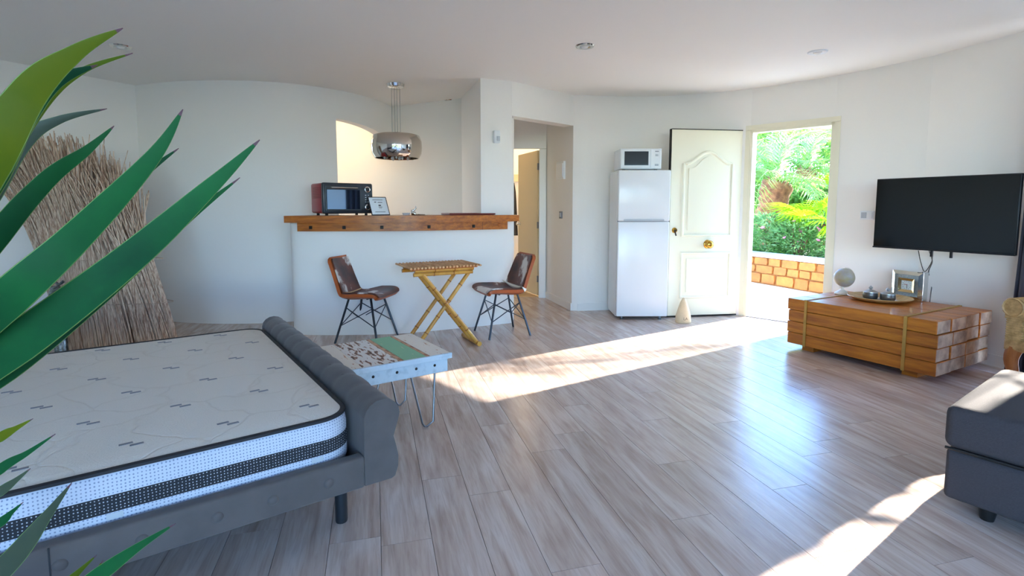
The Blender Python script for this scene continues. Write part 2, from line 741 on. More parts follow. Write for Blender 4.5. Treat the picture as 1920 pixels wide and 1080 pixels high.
LW = [(-6.2, -3.2), (-6.2, 1.6), (-4.6, 4.66), (-4.05, 5.75)]
wall('wall_left', [(LW, 0, H)], 'white side wall behind the reed screen')
curve = catmull([(-4.05, 5.75), (-3.45, 5.56), (-2.85, 5.53), (-2.35, 5.66), (-1.97, 5.96), (-1.68, 6.42), (-1.56, 6.95)], 8)
k0 = min(range(len(curve)), key=lambda i: abs(960 + 980 * curve[i].x / curve[i].y - 634))
arch_pts = curve[k0:]
na = len(arch_pts)
arch_z = [2.235 - 0.16 * (i / (na - 1)) ** 1.7 for i in range(na)]
wall('wall_curved', [(curve[:k0 + 1], 0, H), (arch_pts, arch_z, [H] * na)], 'white curved wall with an arched opening into the kitchen', t=0.12)
wall('wall_kitchen', [([(-4.2, 8.45), (-1.56, 6.95), (-0.56, 6.38)], 0, H)], 'plain kitchen back wall behind the bar counter')
wall('wall_pillar', [([(-0.62, 6.45), P0, P1], 0, H)], 'white corner pillar at the end of the bar', t=0.0001 + 0.12)
wall('wall_header', [([P1, P2], 2.2, H)], 'white lintel over the hallway opening', t=0.15)
bar_line = catmull([(-2.22, 5.62), (-2.2, 5.25), (-2.09, 5.05), (-1.6, 5.03), (-1.1, 5.09), (-0.55, 5.31), (-0.02, 5.555)], 7)
wall('wall_bar', [(bar_line, 0, 1.1)], 'low curved white wall carrying the bar counter', t=0.14)
wall('wall_hall', [([(P1[0] + 0.02, P1[1] + 0.14), (-0.35, 7.16)], 0, H)], 'hidden side wall of the short hallway', t=0.1)
wall('wall_hall_right', [([(0.465, 7.16), P2][::-1], 0, H)], 'white hallway side wall with the fuse box', t=-0.12)
wall('wall_hall_end', [([(-0.4, 7.16), (-0.32, 7.16)], 0, H), ([(-0.32, 7.16), (0.385, 7.16)], 2.04, H), ([(0.385, 7.16), (0.6, 7.16)], 0, H)], 'white hallway end wall around the inner door', t=0.1)
wall('wall_far_room', [([(-5, 9.2), (1.0, 9.2), (1.0, 7.1)], 0, H), ([(-6.2, 1.5), (-6.4, 9.2)], 0, H)], 'warm wall of the room beyond the hallway', m='wall')
wall('wall_fridge', [(catmull([P2, P3], 1) + catmull([P3, (1.51, 6.33), (2.08, 6.21), JL], 6)[1:], 0, H)], 'white wall behind the fridge', t=0.09)
wall('wall_door', [([JL, JR], 2.1, H), (catmull([JR, (3.46, 4.98), CORN], 4), 0, H)], 'white wall beside the open entrance door', t=0.09)
wall('wall_television', [([CORN, WEND], 0, H), ([WEND, (4.22, 1.9)], 2.35, H), ([(4.22, 1.9), (4.55, -3.2)], 0, H)], 'white wall behind the television')
REAR = [(x, -3.2) for x in (4.55, 4.1, 3.0, 2.75, 0.35, -0.05, -2.45, -6.2)]
wall('wall_rear', [(REAR[i:i + 2], 0 if i % 2 == 0 else 2.4, H) for i in range(7)], 'glazed rear wall behind the viewer', t=0.15)
for i, (xa, xb) in enumerate(((3.0, 4.1), (0.35, 2.75), (-2.45, -0.05))):
    b = B()
    for x in (xa + 0.03, (xa + xb) / 2, xb - 0.03):
        box(b, (x, -3.27, 1.2), (0.06, 0.06, 2.4))
    for z in (0.03, 2.37):
        box(b, ((xa + xb) / 2, -3.27, z), (xb - xa, 0.06, 0.06))
    struct(obj('window_%d' % (i + 1), b, 'trim'), 'glazed terrace door frame behind the viewer')
b = B()
for q in (WEND, ((WEND[0] + 4.22) / 2, (WEND[1] + 1.9) / 2), (4.22, 1.9)):
    box(b, (q[0] + 0.1, q[1], 1.175), (0.06, 0.06, 2.35))
struct(obj('window_4', b, 'trim'), 'side window frame behind the grey curtain')

# baseboards
b = B()
strip(b, catmull([P3, (1.51, 6.33), (2.08, 6.21)], 6), 0, 0.09, -0.014)
struct(obj('baseboard_fridge', b, 'trim'), 'white baseboard beside the fridge')
b = B()
strip(b, [P2, (0.465, 7.16)], 0, 0.09, 0.014)
struct(obj('baseboard_hall', b, 'trim'), 'white baseboard along the hallway wall')
b = B()
strip(b, [CORN, WEND], 0, 0.09, -0.014)
struct(obj('baseboard_television', b, 'trim'), 'white baseboard behind the log table')

# floor: planks
PD = Vector((-0.256, 0.967)).normalized()
PE = Vector((PD.y, -PD.x))
ANG = math.atan2(PD.y, PD.x)
b = B()
prism(b, [(-6.4, -3.3), (4.6, -3.3), (4.3, 1.9), (3.95, 3.75), (3.68, 4.7), (3.3, 5.4), (2.7, 6.0), (2.1, 6.3), (0.9, 6.4), (0.9, 7.2), (-6.4, 7.2)], -0.12, -0.011)
floor = struct(obj('floor', b, 'seam'), 'greyed oak plank floor')
HULL = [P3, (1.51, 6.33), (2.08, 6.21), JL, JR, CORN, WEND, (4.22, 1.9), (4.55, -3.2)]


def clip(poly, a, n):
    out = []
    for i, p in enumerate(poly):
        q = poly[(i + 1) % len(poly)]
        dp, dq = (p - a).dot(n), (q - a).dot(n)
        if dp <= 0:
            out.append(p)
        if dp * dq < 0:
            out.append(p + (q - p) * (dp / (dp - dq)))
    return out


PW, PLN = 0.187, 1.24
full = None
cells = []
for r in range(-46, 42):
    off = random.random() * PLN
    for s in range(-5, 8):
        u0 = s * PLN + off
        uc, vc = u0 + PLN / 2, r * PW + PW / 2
        c = PD * uc + PE * vc
        if c.y > 7.9 or c.y < -3.9 or c.x < -6.6 or c.x > 5.2:
            continue
        poly = [PD * (uc + du) + PE * (vc + dv) for du, dv in ((-PLN / 2 + 0.001, -PW / 2 + 0.001), (PLN / 2 - 0.001, -PW / 2 + 0.001), (PLN / 2 - 0.001, PW / 2 - 0.001), (-PLN / 2 + 0.001, PW / 2 - 0.001))]
        whole = True
        halves = [(Vector((0, 7.19)), Vector((0, 1))), (Vector((0, -3.25)), Vector((0, -1)))]
        if c.x > 0.62:
            for a, q in zip(HULL, HULL[1:]):
                d = Vector(q) - Vector(a)
                halves.append((Vector(a), Vector((-d.y, d.x)).normalized()))
        for a, nn in halves:
            n0 = len(poly)
            k = clip(poly, a + nn * 0.02, nn)
            if len(k) != n0 or any((x - y).length > 1e-6 for x, y in zip(k, poly)):
                whole = False
            poly = k
            if len(poly) < 3:
                break
        if len(poly) < 3:
            continue
        px_ = 960 + 980 * c.x / max(c.y, 0.2)
        inview = c.y > 0.9 and -250 < px_ < 2150
        cells.append((0 if inview else 1, c.length, c, poly, whole))
cells.sort(key=lambda x: (x[0], x[1]))
rest = B()
for i, (iv, dist, c, poly, whole) in enumerate(cells):
    loc = [((p - c).dot(PD), (p - c).dot(PE)) for p in poly]
    loc = [(x, -y) for x, y in loc]
    if i < 290 and iv == 0:
        if whole:
            if full is None:
                b = B()
                prism(b, loc, -0.01, 0.0)
                full = obj('plank', b, 'oak_floor', floor, (c.x, c.y, 0), (0, 0, ANG))
            else:
                dup(full, 'plank', floor, (c.x, c.y, 0))
        else:
            b = B()
            prism(b, loc, -0.01, 0.0)
            obj('plank', b, 'oak_floor', floor, (c.x, c.y, 0), (0, 0, ANG))
    else:
        prism(rest, [(p.dot(PD), -p.dot(PE)) for p in poly], -0.01, 0.0)
rest_o = obj('planks_beyond', rest, 'oak_floor', floor, rot=(0, 0, ANG))
rest_o['kind'] = 'stuff'
bx('threshold_tile', (0.1, 8.2, -0.03), (2.6, 2.0, 0.05), 'tile', floor)

# ------------------------------------------------------------------ entrance door
dv = (Vector(JR) - Vector(JL)).normalized()
dn = Vector((-dv.y, dv.x))
dang = math.atan2(dv.y, dv.x)
DWID = (Vector(JR) - Vector(JL)).length
fr = struct(bpy.data.objects.new('trim_1', None), 'cream frame of the entrance doorway')
C.objects.link(fr)
fr.location = (JL[0], JL[1], 0)
fr.rotation_euler = (0, 0, dang)
bx('jamb', (0.015, 0.045, 1.05), (0.03, 0.11, 2.1), 'door_cream', fr)
bx('jamb', (DWID - 0.015, 0.045, 1.05), (0.03, 0.11, 2.1), 'door_cream', fr)
bx('lintel', (DWID / 2, 0.045, 2.085), (DWID, 0.11, 0.03), 'door_cream', fr)
bx('architrave', (-0.025, -0.008, 1.049), (0.05, 0.016, 2.098), 'door_cream', fr)
bx('architrave', (DWID + 0.025, -0.008, 1.049), (0.05, 0.016, 2.098), 'door_cream', fr)
bx('architrave', (DWID / 2, -0.008, 2.125), (DWID + 0.1, 0.016, 0.05), 'door_cream', fr)
bx('sill', (DWID / 2, 0.05, 0.003), (DWID, 0.11, 0.012), 'coping', fr)

hinge, free = Vector((2.63, 5.965)), Vector((1.757, 5.835))
LD = free - hinge
LW_ = LD.length
door = thing('door_1', 'open cream entrance door with arched upper panel and brass knob', 'door', (hinge.x, hinge.y, 0), math.atan2(LD.y, LD.x))
door['kind'] = 'structure'
# local: x from hinge to free edge, +y towards the camera side
bx('door_leaf', (LW_ / 2, -0.02, 1.06), (LW_, 0.04, 2.08), 'door_cream', door, bevel=0.003)


def panel_ring(poly, wdt, y0, name, par):
    """raised moulding following a closed outline in (x, z)"""
    b = B()
    n = len(poly)
    pts = [Vector((p[0], y0, p[1])) for p in poly]
    rings = []
    for i in range(n):
        d = (pts[(i + 1) % n] - pts[i - 1]).normalized()
        nn = Vector((-d.z, 0, d.x))
        rings.append([b.verts.new(pts[i] + nn * a + Vector((0, h, 0))) for a, h in ((-wdt, 0), (-wdt * 0.4, 0.012), (wdt * 0.4, 0.012), (wdt, 0))])
    for i in range(n):
        p, q = rings[i], rings[(i + 1) % n]
        for k in range(3):
            b.faces.new((p[k], p[k + 1], q[k + 1], q[k]))
    return obj(name, b, 'door_cream', par, smooth=40)


xa, xb = 0.15, LW_ - 0.15
arc = []
for i in range(17):
    t = i / 16
    arc.append((xa + (xb - xa) * t, 1.73 + 0.13 * (0.5 - 0.5 * math.cos(2 * PI * min(max((t - 0.08) / 0.84, 0), 1))) ** 0.8))
panel_ring([(xb, 0.93), (xa, 0.93)] + arc, 0.02, 0.0, 'upper_panel_moulding', door)
panel_ring([(xb, 0.23), (xa, 0.23), (xa, 0.73), (xb, 0.73)], 0.02, 0.0, 'lower_panel_moulding', door)
b = B()
prism(b, [(p[0], p[1]) for p in [(xb - 0.06, 0.99), (xa + 0.06, 0.99)] + [(xa + 0.06 + (xb - xa - 0.12) * (i / 16), arc[i][1] - 0.055) for i in range(17)]], 0, 0.006)
obj('upper_panel', b, 'door_cream', door, rot=(PI / 2, 0, 0), loc=(0, 0.006, 0))
bx('lower_panel', ((xa + xb) / 2, 0.003, 0.48), (xb - xa - 0.12, 0.007, 0.38), 'door_cream', door, bevel=0.002)
b = B()
lathe(b, [(0, 0.075), (0.03, 0.072), (0.045, 0.055), (0.045, 0.045), (0.02, 0.03), (0.018, 0.012), (0.045, 0.01), (0.05, 0.0)], 20)
kn = obj('door_knob', b, 'brass', door, (LW_ / 2 - 0.02, 0, 0.83), (-PI / 2, 0, 0), smooth=60)
kn['label'] = 'round brass pull knob'
b = B()
lathe(b, [(0, 0.02), (0.025, 0.018), (0.032, 0.0)], 18)
ro = obj('lock_rosette', b, 'brass', door, (LW_ - 0.06, 0, 0.99), (-PI / 2, 0, 0), smooth=50)
b = B()
tube(b, [(0, 0, 0.015), (0, 0, 0.045)], 0.008, 8)
box(b, (0.012, 0.03, 0.05), (0.012, 0.06, 0.01), rot=0.3)
obj('key', b, 'iron', ro)
for z in (0.25, 0.75, 1.3, 1.85):
    b = B()
    tube(b, [(-0.008, 0.006, z - 0.05), (-0.008, 0.006, z + 0.05)], 0.009, 8)
    obj('hinge', b, 'chrome', door)
bx('edge_strip', (LW_ + 0.004, -0.02, 1.06), (0.008, 0.045, 2.09), 'iron', door)
bx('edge_strip', (LW_ / 2, -0.02, 2.104), (LW_, 0.045, 0.008), 'iron', door)
bx('edge_strip', (LW_ / 2, -0.02, 0.014), (LW_, 0.045, 0.012), 'iron', door)

# inner hall door
hall = struct(bpy.data.objects.new('trim_2', None), 'pale frame of the inner hallway door')
C.objects.link(hall)
hall.location = (0, 7.15, 0)
bx('jamb', (0.415, -0.01, 1.014), (0.09, 0.03, 2.028), 'trim', hall)
bx('jamb', (-0.33, -0.01, 1.014), (0.06, 0.03, 2.028), 'trim', hall)
bx('lintel', (0.05, -0.012, 2.085), (0.82, 0.034, 0.11), 'trim', hall)
bx('reveal', (0.38, 0.06, 1.02), (0.02, 0.12, 2.04), 'trim', hall)
idoor = thing('door_2', 'plain beige inner door standing ajar at the hallway end', 'door', (0.37, 7.24, 0), math.radians(111))
idoor['kind'] = 'structure'
bx('door_leaf', (0.36, 0, 1.02), (0.72, 0.04, 2.0), 'door_warm', idoor, bevel=0.002)
for z in (0.25, 1.0, 1.8):
    bx('hinge', (-0.006, 0.012, z), (0.02, 0.03, 0.09), 'steel', idoor)
b = B()
lathe(b, [(0, 0.06), (0.02, 0.055), (0.026, 0.04), (0.012, 0.025), (0.012, 0.01), (0.03, 0.008), (0.03, 0)], 16)
obj('door_knob', b, 'chrome', idoor, (0.65, 0.02, 1.0), (-PI / 2, 0, 0), smooth=50)

# coat rail in the far room
rk = thing('coat_rack', 'wooden coat rail with hooks seen past the ajar inner door', 'coat rack', (-0.12, 9.15, 1.75))
bx('rail_board', (0, 0, 0), (0.9, 0.03, 0.12), 'door_warm', rk)
for x in (-0.3, -0.1, 0.1, 0.3):
    b = B()
    tube(b, [(x, -0.02, 0.02), (x, -0.07, 0.0), (x, -0.08, -0.05), (x, -0.05, -0.08)], 0.009, 6)
    obj('hook', b, 'iron', rk, smooth=60)
b = B()
prof = [(-0.11, 0), (-0.06, -0.03), (0.0, 0.0), (0.06, -0.03), (0.11, 0), (0.11, 0.06), (0.0, 0.08), (-0.11, 0.06)]
rings = []
for i in range(7):
    t = i / 6
    w = 0.55 + 0.55 * math.sqrt(t)
    rings.append([b.verts.new((x * w, y * w, -0.9 * t)) for x, y in prof])
for p, q in zip(rings, rings[1:]):
    for k in range(8):
        b.faces.new((p[k], p[(k + 1) % 8], q[(k + 1) % 8], q[k]))
b.faces.new(rings[0])
b.faces.new(rings[-1])
tag(obj('hanging_coat', b, 'iron', loc=(-0.02, 9.03, 1.66), smooth=70), 'dark coat hanging on the hook past the inner door', 'coat')

# warm lamps of the hidden rooms
for nm, lc, e, lb in (('ceiling_lamp', (0.05, 8.3, 2.5), 22, 'round ceiling lamp of the room past the inner door'), ('ceiling_lamp', (-2.75, 6.75, 2.5), 16, 'round ceiling lamp behind the curved kitchen wall')):
    t_ = thing(nm, lb, 'lamp', lc)
    b = B()
    lathe(b, [(0.0, -0.05), (0.09, -0.04), (0.13, 0.0), (0.14, 0.05)], 20)
    obj('lamp_shade', b, 'white_plastic', t_, smooth=60)
    d = bpy.data.lights.new('bulb', 'POINT')
    d.energy = e
    d.color = (1.0, 0.70, 0.36)
    d.shadow_soft_size = 0.12
    lo_ = bpy.data.objects.new('bulb', d)
    C.objects.link(lo_)
    lo_.parent = t_
    lo_.location = (0, 0, -0.2)

# ------------------------------------------------------------------ bar counter
bc = thing('bar_counter', 'orange-brown timber bar counter with square iron studs', 'counter')
edge = [p for p in bar_line if p.x > -2.06 and p.y < 5.6]
front = [Vector((-2.14, 5.06))] + [Vector((p.x, p.y)) for p in edge] + [Vector((0.03, 5.58))]
out = offset_pts(front, -0.10)
kx = next(i for i, p in enumerate(out) if p.x > -0.42)
for seg, dep in ((out[:kx + 1], 0.46), (out[kx:], 0.09)):
    b = B()
    strip(b, seg, 1.10, 1.166, dep)
    obj('counter_slab', b, 'bar_wood', bc, smooth=30)
inn = offset_pts(front, -0.05)
inn = [p for p in inn if -2.09 < p.x < -0.03]
b = B()
strip(b, inn, 1.018, 1.10, 0.05)
ap = obj('counter_beam', b, 'bar_wood', bc, smooth=30)


def on_line(pts, px_):
    best = None
    for a, q in zip(pts, pts[1:]):
        for k in range(12):
            p = a.lerp(q, k / 12)
            e = abs(960 + 980 * p.x / p.y - px_)
            if best is None or e < best[0]:
                best = (e, p, math.atan2(q.y - a.y, q.x - a.x))
    return best[1], best[2]


for x in (583, 645, 716, 805, 888):
    p, a = on_line(inn, x)
    b = B()
    box(b, (0, 0, 0), (0.03, 0.016, 0.03))
    bmesh.ops.bevel(b, geom=[e for e in b.edges if all(v.co.y < 0 for v in e.verts)], offset=0.006, segments=1, affect='EDGES')
    obj('iron_stud', b, 'iron', bc, (p.x, p.y - 0.006, 1.055), (0, 0, a))
p, a = on_line(inn, 937)
b = B()
lathe(b, [(0.0, 0.004), (0.014, 0.004), (0.02, 0.0)], 14)
obj('dowel_plug', b, 'beam_wood', bc, (p.x, p.y - 0.002, 1.06), (PI / 2, 0, a))
p, a = on_line(inn, 905)
bx('end_joint', (0, 0, 0), (0.003, 0.006, 0.08), 'iron', bc, loc=(p.x, p.y, 1.059), rot=None)

TOPZ = 1.166
# toaster oven
ov = thing('toaster_oven', 'red toaster oven with dark glass door on the bar counter', 'oven', (-1.80, 5.0, TOPZ), math.radians(39))
OW, OD, OH, FZ = 0.50, 0.34, 0.292, 0.022
b = B()
rbox(b, (OW / 2, OD / 2 + 0.02, FZ + OH / 2), (OW, OD - 0.04, OH), 0.02)
obj('body', b, 'oven_red', ov, smooth=40)
b = B()
rbox(b, (OW / 2, 0.02, FZ + OH / 2), (OW + 0.006, 0.05, OH + 0.006), 0.016)
obj('front_panel', b, 'oven_grey', ov, smooth=40)
dr = bx('door', (0.195, -0.012, FZ + OH / 2), (0.355, 0.02, OH - 0.045), 'oven_grey', ov, bevel=0.004)
bx('glass', (0.195, -0.0235, FZ + OH / 2 - 0.012), (0.325, 0.004, OH - 0.105), 'oven_glass', dr)
b = B()
tube(b, [(0.07, -0.02, FZ + OH - 0.045), (0.07, -0.045, FZ + OH - 0.045), (0.33, -0.045, FZ + OH - 0.045), (0.33, -0.02, FZ + OH - 0.045)], 0.007, 8)
obj('handle', b, 'chrome', dr, smooth=60)
for z in (FZ + 0.235, FZ + 0.06):
    b = B()
    lathe(b, [(0, 0.03), (0.019, 0.028), (0.022, 0.0)], 20)
    k = obj('dial', b, 'black_plastic', ov, (0.438, -0.005, z), (PI / 2, 0, 0), smooth=50)
    b = B()
    lathe(b, [(0.021, 0.022), (0.029, 0.02), (0.03, 0.0), (0.021, 0.0)], 24)
    obj('dial_ring', b, 'chrome', k, smooth=50)
for i in range(4):
    for x in (0.425, 0.452):
        bx('button', (x, -0.008, FZ + 0.112 + i * 0.022), (0.012, 0.008, 0.008), 'tag_light', ov)
for x in (0.05, OW - 0.05):
    for y in (0.05, OD - 0.05):
        b = B()
        tube(b, [(x, y, 0), (x, y, FZ + 0.01)], 0.014, 10)
        obj('foot', b, 'rubber', ov)
for i in range(7):
    for j in range(5):
        bx('vent_slot', (-0.001, 0.07 + j * 0.045, FZ + 0.15 + i * 0.016), (0.004, 0.03, 0.005), 'maroon', ov)

# picture stand
pf = thing('menu_stand', 'framed white card on a thin easel beside the oven', 'card stand', (-1.315, 5.265, TOPZ + 0.002), math.radians(40))
tl = Matrix.Rotation(math.radians(-27), 4, 'X')
PH, PWD = 0.2, 0.19
ho = bpy.data.objects.new('frame_pivot', None)


def tilt(name, c, s, m):
    b = B()
    box(b, (0, 0, 0), s)
    o = obj(name, b, m, pf)
    v = tl @ Vector(c)
    o.location = v
    o.rotation_euler = tl.to_euler()
    return o


tilt('card', (0, 0, PH / 2), (PWD, 0.004, PH), 'paper')
for c, s in (((-PWD / 2, 0, PH / 2), (0.006, 0.01, PH)), ((PWD / 2, 0, PH / 2), (0.006, 0.01, PH)), ((0, 0, PH), (PWD, 0.01, 0.006)), ((0, 0, 0.003), (PWD, 0.01, 0.006))):
    tilt('frame_bar', c, s, 'black_plastic')
for c, s in (((0.0, -0.003, 0.17), (0.11, 0.002, 0.004)), ((0.0, -0.003, 0.035), (0.11, 0.002, 0.004)), ((-0.03, -0.003, 0.145), (0.02, 0.002, 0.008)), ((0.02, -0.003, 0.142), (0.05, 0.002, 0.005)), ((0.01, -0.003, 0.108), (0.026, 0.002, 0.012)), ((0.014, -0.003, 0.09), (0.04, 0.002, 0.004)), ((0.012, -0.003, 0.078), (0.03, 0.002, 0.003))):
    tilt('printed_mark', c, s, 'ink')
b = B()
tube(b, [(-0.08, 0.075, 0.14), (-0.08, 0.16, 0.0)], 0.004, 6)
obj('easel_leg', b, 'black_plastic', pf)
bpy.data.objects.remove(ho)

b = B()
lathe(b, [(0, 0.004), (0.03, 0.004), (0.036, 0.022), (0.04, 0.024), (0.034, 0.0), (0, 0)], 20)
tag(obj('ashtray', b, 'glassy', loc=(-1.08, 5.35, TOPZ), smooth=50), 'small clear glass dish beside the framed card', 'dish')
fg = thing('silver_swan', 'small silver swan ornament on the bar counter', 'ornament', (-0.985, 5.36, TOPZ + 0.001))
b = B()
lathe(b, [(0, 0), (0.05, 0.0), (0.06, 0.006), (0.05, 0.012), (0, 0.012)], 18)
obj('base_dish', b, 'chrome', fg, smooth=50, loc=(0.04, 0, 0))
b = B()
tube(b, [(0.0, 0, 0.012), (-0.03, 0, 0.02), (-0.035, 0, 0.045), (-0.01, 0, 0.055), (0.005, 0, 0.075), (0.0, 0, 0.095)], 0.01, 8, radii=[0.02, 0.024, 0.016, 0.01, 0.008, 0.003])
obj('figure', b, 'chrome', fg, smooth=70)
b = B()
rbox(b, (0, 0, 0.011), (0.5, 0.3, 0.018), 0.006)
box(b, (0, 0, 0.003), (0.47, 0.28, 0.006))
tag(obj('serving_board', b, 'maroon', loc=(-0.46, 5.50, TOPZ), rot=(0, 0, 0.42), smooth=40), 'flat maroon serving board on the right of the bar counter', 'board')

# ------------------------------------------------------------------ pendant lamp
pn = thing('pendant_lamp', 'smoked mirror glass pendant lamp hanging over the bar', 'lamp', (-1.24, 5.70, H))
b = B()
lathe(b, [(0, -0.045), (0.06, -0.045), (0.085, -0.03), (0.095, 0.0), (0, 0)], 28)
obj('ceiling_canopy', b, 'chrome', pn, smooth=40)
b = B()
SH = [(0.0, -0.525), (0.2, -0.525), (0.245, -0.54), (0.267, -0.60), (0.27, -0.66), (0.262, -0.73), (0.235, -0.78), (0.228, -0.775), (0.252, -0.73), (0.258, -0.66), (0.255, -0.60), (0.235, -0.55), (0.19, -0.535), (0, -0.535)]
lathe(b, SH, 40)
obj('shade', b, 'smoked_chrome', pn, smooth=60)
for k in range(4):
    a = k * PI / 2 + 0.5
    b = B()
    tube(b, [(0.045 * math.cos(a), 0.045 * math.sin(a), -0.04), (0.045 * math.cos(a), 0.045 * math.sin(a), -0.53)], 0.0022, 5)
    obj('suspension_wire', b, 'steel', pn)
for k in range(9):
    a = k * 2 * PI / 9
    r = 0.13 if k % 2 else 0.06
    b = B()
    lathe(b, [(0, -0.80), (0.012, -0.78), (0.004, -0.745), (0.003, -0.54)], 8, (r * math.cos(a), r * math.sin(a), 0))
    obj('crystal_drop', b, 'glassy', pn, smooth=60)

# downlights
for i, (x, y, lb) in enumerate(((-3.18, 4.38, 'chrome ceiling downlight above the reed screen'), (0.59, 4.37, 'chrome ceiling downlight in the middle of the room'), (2.57, 4.53, 'white ceiling downlight nearest the entrance door'), (-0.75, 6.55, 'small ceiling downlight over the kitchen corner'))):
    t_ = thing('downlight', lb, 'light', (x, y, H), 0, 'recessed ceiling downlights')
    b = B()
    lathe(b, [(0.034, -0.004), (0.05, -0.012), (0.072, -0.01), (0.078, 0.0), (0.034, 0.0)], 26)
    obj('trim_ring', b, 'chrome' if i != 2 else 'white_plastic', t_, smooth=50)
    b = B()
    lathe(b, [(0, -0.02), (0.022, -0.018), (0.034, -0.004), (0.034, 0.0)], 20)
    obj('bulb_lens', b, 'lens', t_, smooth=60)

# wall fittings
b = B()
rbox(b, (0, 0, 0), (0.07, 0.05, 0.13), 0.012)
sb = thing('motion_sensor', 'small white motion sensor on the pillar', 'sensor', (-0.16, 5.475, 1.97), math.radians(26))
obj('housing', b, 'white_plastic', sb, smooth=40)
b = B()
rbox(b, (0.01, -0.027, -0.02), (0.034, 0.012, 0.05), 0.005)
obj('sensor_window', b, 'tag_light', sb, smooth=40)


def hall_pt(y_, z_):
    t = (y_ - P2[1]) / (7.16 - P2[1])
    return Vector((P2[0] + (0.465 - P2[0]) * t, y_, z_))


ha = math.atan2(7.16 - P2[1], 0.465 - P2[0])
fb = thing('fuse_box', 'flat white fuse box cover on the hallway wall', 'fuse box', hall_pt(6.6, 1.70), ha)
bx('cover', (0, 0.012, 0), (0.26, 0.03, 0.22), 'white_plastic', fb, bevel=0.004)
bx('cover_door', (0, 0.03, 0), (0.22, 0.01, 0.17), 'white_plastic', fb, bevel=0.003)
fs = thing('wall_switch', 'grey switch on the hallway wall under the fuse box', 'switch', hall_pt(6.6, 1.15), ha)
bx('plate', (0, 0.006, 0), (0.09, 0.014, 0.09), 'tag_grey', fs, bevel=0.003)
bx('rocker', (0, 0.015, 0), (0.045, 0.012, 0.05), 'tag_light', fs, bevel=0.002)
wd = Vector((3.46, 4.98)) - Vector(JR)
q = Vector(JR) + wd * 0.82
ls = thing('wall_switch', 'white double light switch between door and television', 'switch', (q.x, q.y, 1.17), math.atan2(wd.y, wd.x))
bx('plate', (0, -0.006, 0), (0.12, 0.014, 0.085), 'white_plastic', ls, bevel=0.003)
bx('rocker', (-0.026, -0.016, 0), (0.045, 0.01, 0.055), 'tag_light', ls, bevel=0.002)
bx('rocker', (0.026, -0.016, 0), (0.045, 0.01, 0.055), 'white_plastic', ls, bevel=0.002)

# ------------------------------------------------------------------ fridge and microwave
fg_ = thing('fridge', 'tall white two-door fridge freezer beside the cream door', 'fridge', (1.155, 5.70, 0))
FW, FD, FH = 0.565, 0.5, 1.65
bx('cabinet', (FW / 2, FD / 2 + 0.05, 0.03 + (FH - 0.03) / 2), (FW, FD - 0.06, FH - 0.03), 'fridge_white', fg_, bevel=0.006)
d1 = B()
rbox(d1, (FW / 2, 0.04, 1.372), (FW, 0.07, 0.552), 0.012)
d1 = obj('freezer_door', d1, 'fridge_white', fg_, smooth=40)
d2 = B()
rbox(d2, (FW / 2, 0.04, 0.565), (FW, 0.07, 1.05), 0.012)
d2 = obj('fridge_door', d2, 'fridge_white', fg_, smooth=40)
bx('door_gap', (FW / 2, 0.045, 1.093), (FW - 0.01, 0.05, 0.012), 'tag_grey', fg_)
bx('handle_recess', (FW / 2, 0.003, 1.107), (0.44, 0.012, 0.018), 'tag_light', d1, bevel=0.003)
for x in (0.07, FW - 0.07):
    for y in (0.06, FD - 0.06):
        b = B()
        lathe(b, [(0, 0), (0.02, 0), (0.022, 0.012), (0.012, 0.016), (0.012, 0.04)], 12, (x, y, 0))
        obj('foot', b, 'steel', fg_)

mw = thing('microwave', 'small white microwave on top of the fridge', 'microwave', (1.185, 5.80, FH))
MW, MD, MH = 0.455, 0.33, 0.235
b = B()
rbox(b, (MW / 2, MD / 2, MH / 2 + 0.008), (MW, MD, MH - 0.012), 0.008)
obj('case', b, 'white_plastic', mw, smooth=40)
md = bx('door', (0.165, -0.008, MH / 2 + 0.006), (0.32, 0.016, MH - 0.03), 'white_plastic', mw, bevel=0.003)
bx('window', (0.175, -0.0165, MH / 2 + 0.012), (0.262, 0.004, MH - 0.085), 'dark_glass', md)
bx('control_panel', (0.39, -0.004, MH / 2 + 0.006), (0.11, 0.01, MH - 0.03), 'fridge_white', mw, bevel=0.002)
bx('display', (0.40, -0.01, 0.205), (0.04, 0.003, 0.008), 'tag_grey', mw)
bx('button', (0.40, -0.01, 0.165), (0.03, 0.006, 0.02), 'tag_light', mw, bevel=0.002)
bx('button', (0.40, -0.01, 0.06), (0.04, 0.006, 0.02), 'tag_light', mw, bevel=0.002)
for x in (0.05, MW - 0.05):
    for y in (0.05, MD - 0.05):
        bx('foot', (x, y, 0.0065), (0.03, 0.03, 0.012), 'rubber', mw)

# clay cone door stop
cn = thing('cone_ornament', 'pale clay cone standing on the floor before the door', 'ornament', (1.862, 5.60, 0))
b = B()
lathe(b, [(0, 0), (0.078, 0.0), (0.084, 0.012), (0.078, 0.08), (0.058, 0.15), (0.035, 0.22), (0.014, 0.265), (0, 0.272)], 26)
obj('cone_body', b, 'cone_clay', cn, smooth=60)
for tz, tt, sz, mm in ((0.04, 'LA', 0.042, 'ink_brown'),):
    cu = bpy.data.curves.new('lettering', 'FONT')
    cu.body = tt
    cu.size = sz
    cu.extrude = 0.002
    cu.align_x = 'CENTER'
    to = bpy.data.objects.new('lettering', cu)
    C.objects.link(to)
    bpy.context.view_layer.update()
    dg = bpy.context.evaluated_depsgraph_get()
    me = bpy.data.meshes.new_from_object(to.evaluated_get(dg))
    bpy.data.objects.remove(to)
    for v in me.vertices:
        a = v.co.x / 0.08
        z = tz + v.co.y
        r = 0.083 - max(0, z - 0.012) * 0.09 + v.co.z
        v.co = (r * math.sin(a), -r * math.cos(a), z)
    me.materials.append(MATS[mm])
    o = bpy.data.objects.new('lettering', me)
    C.objects.link(o)
    o.parent = cn

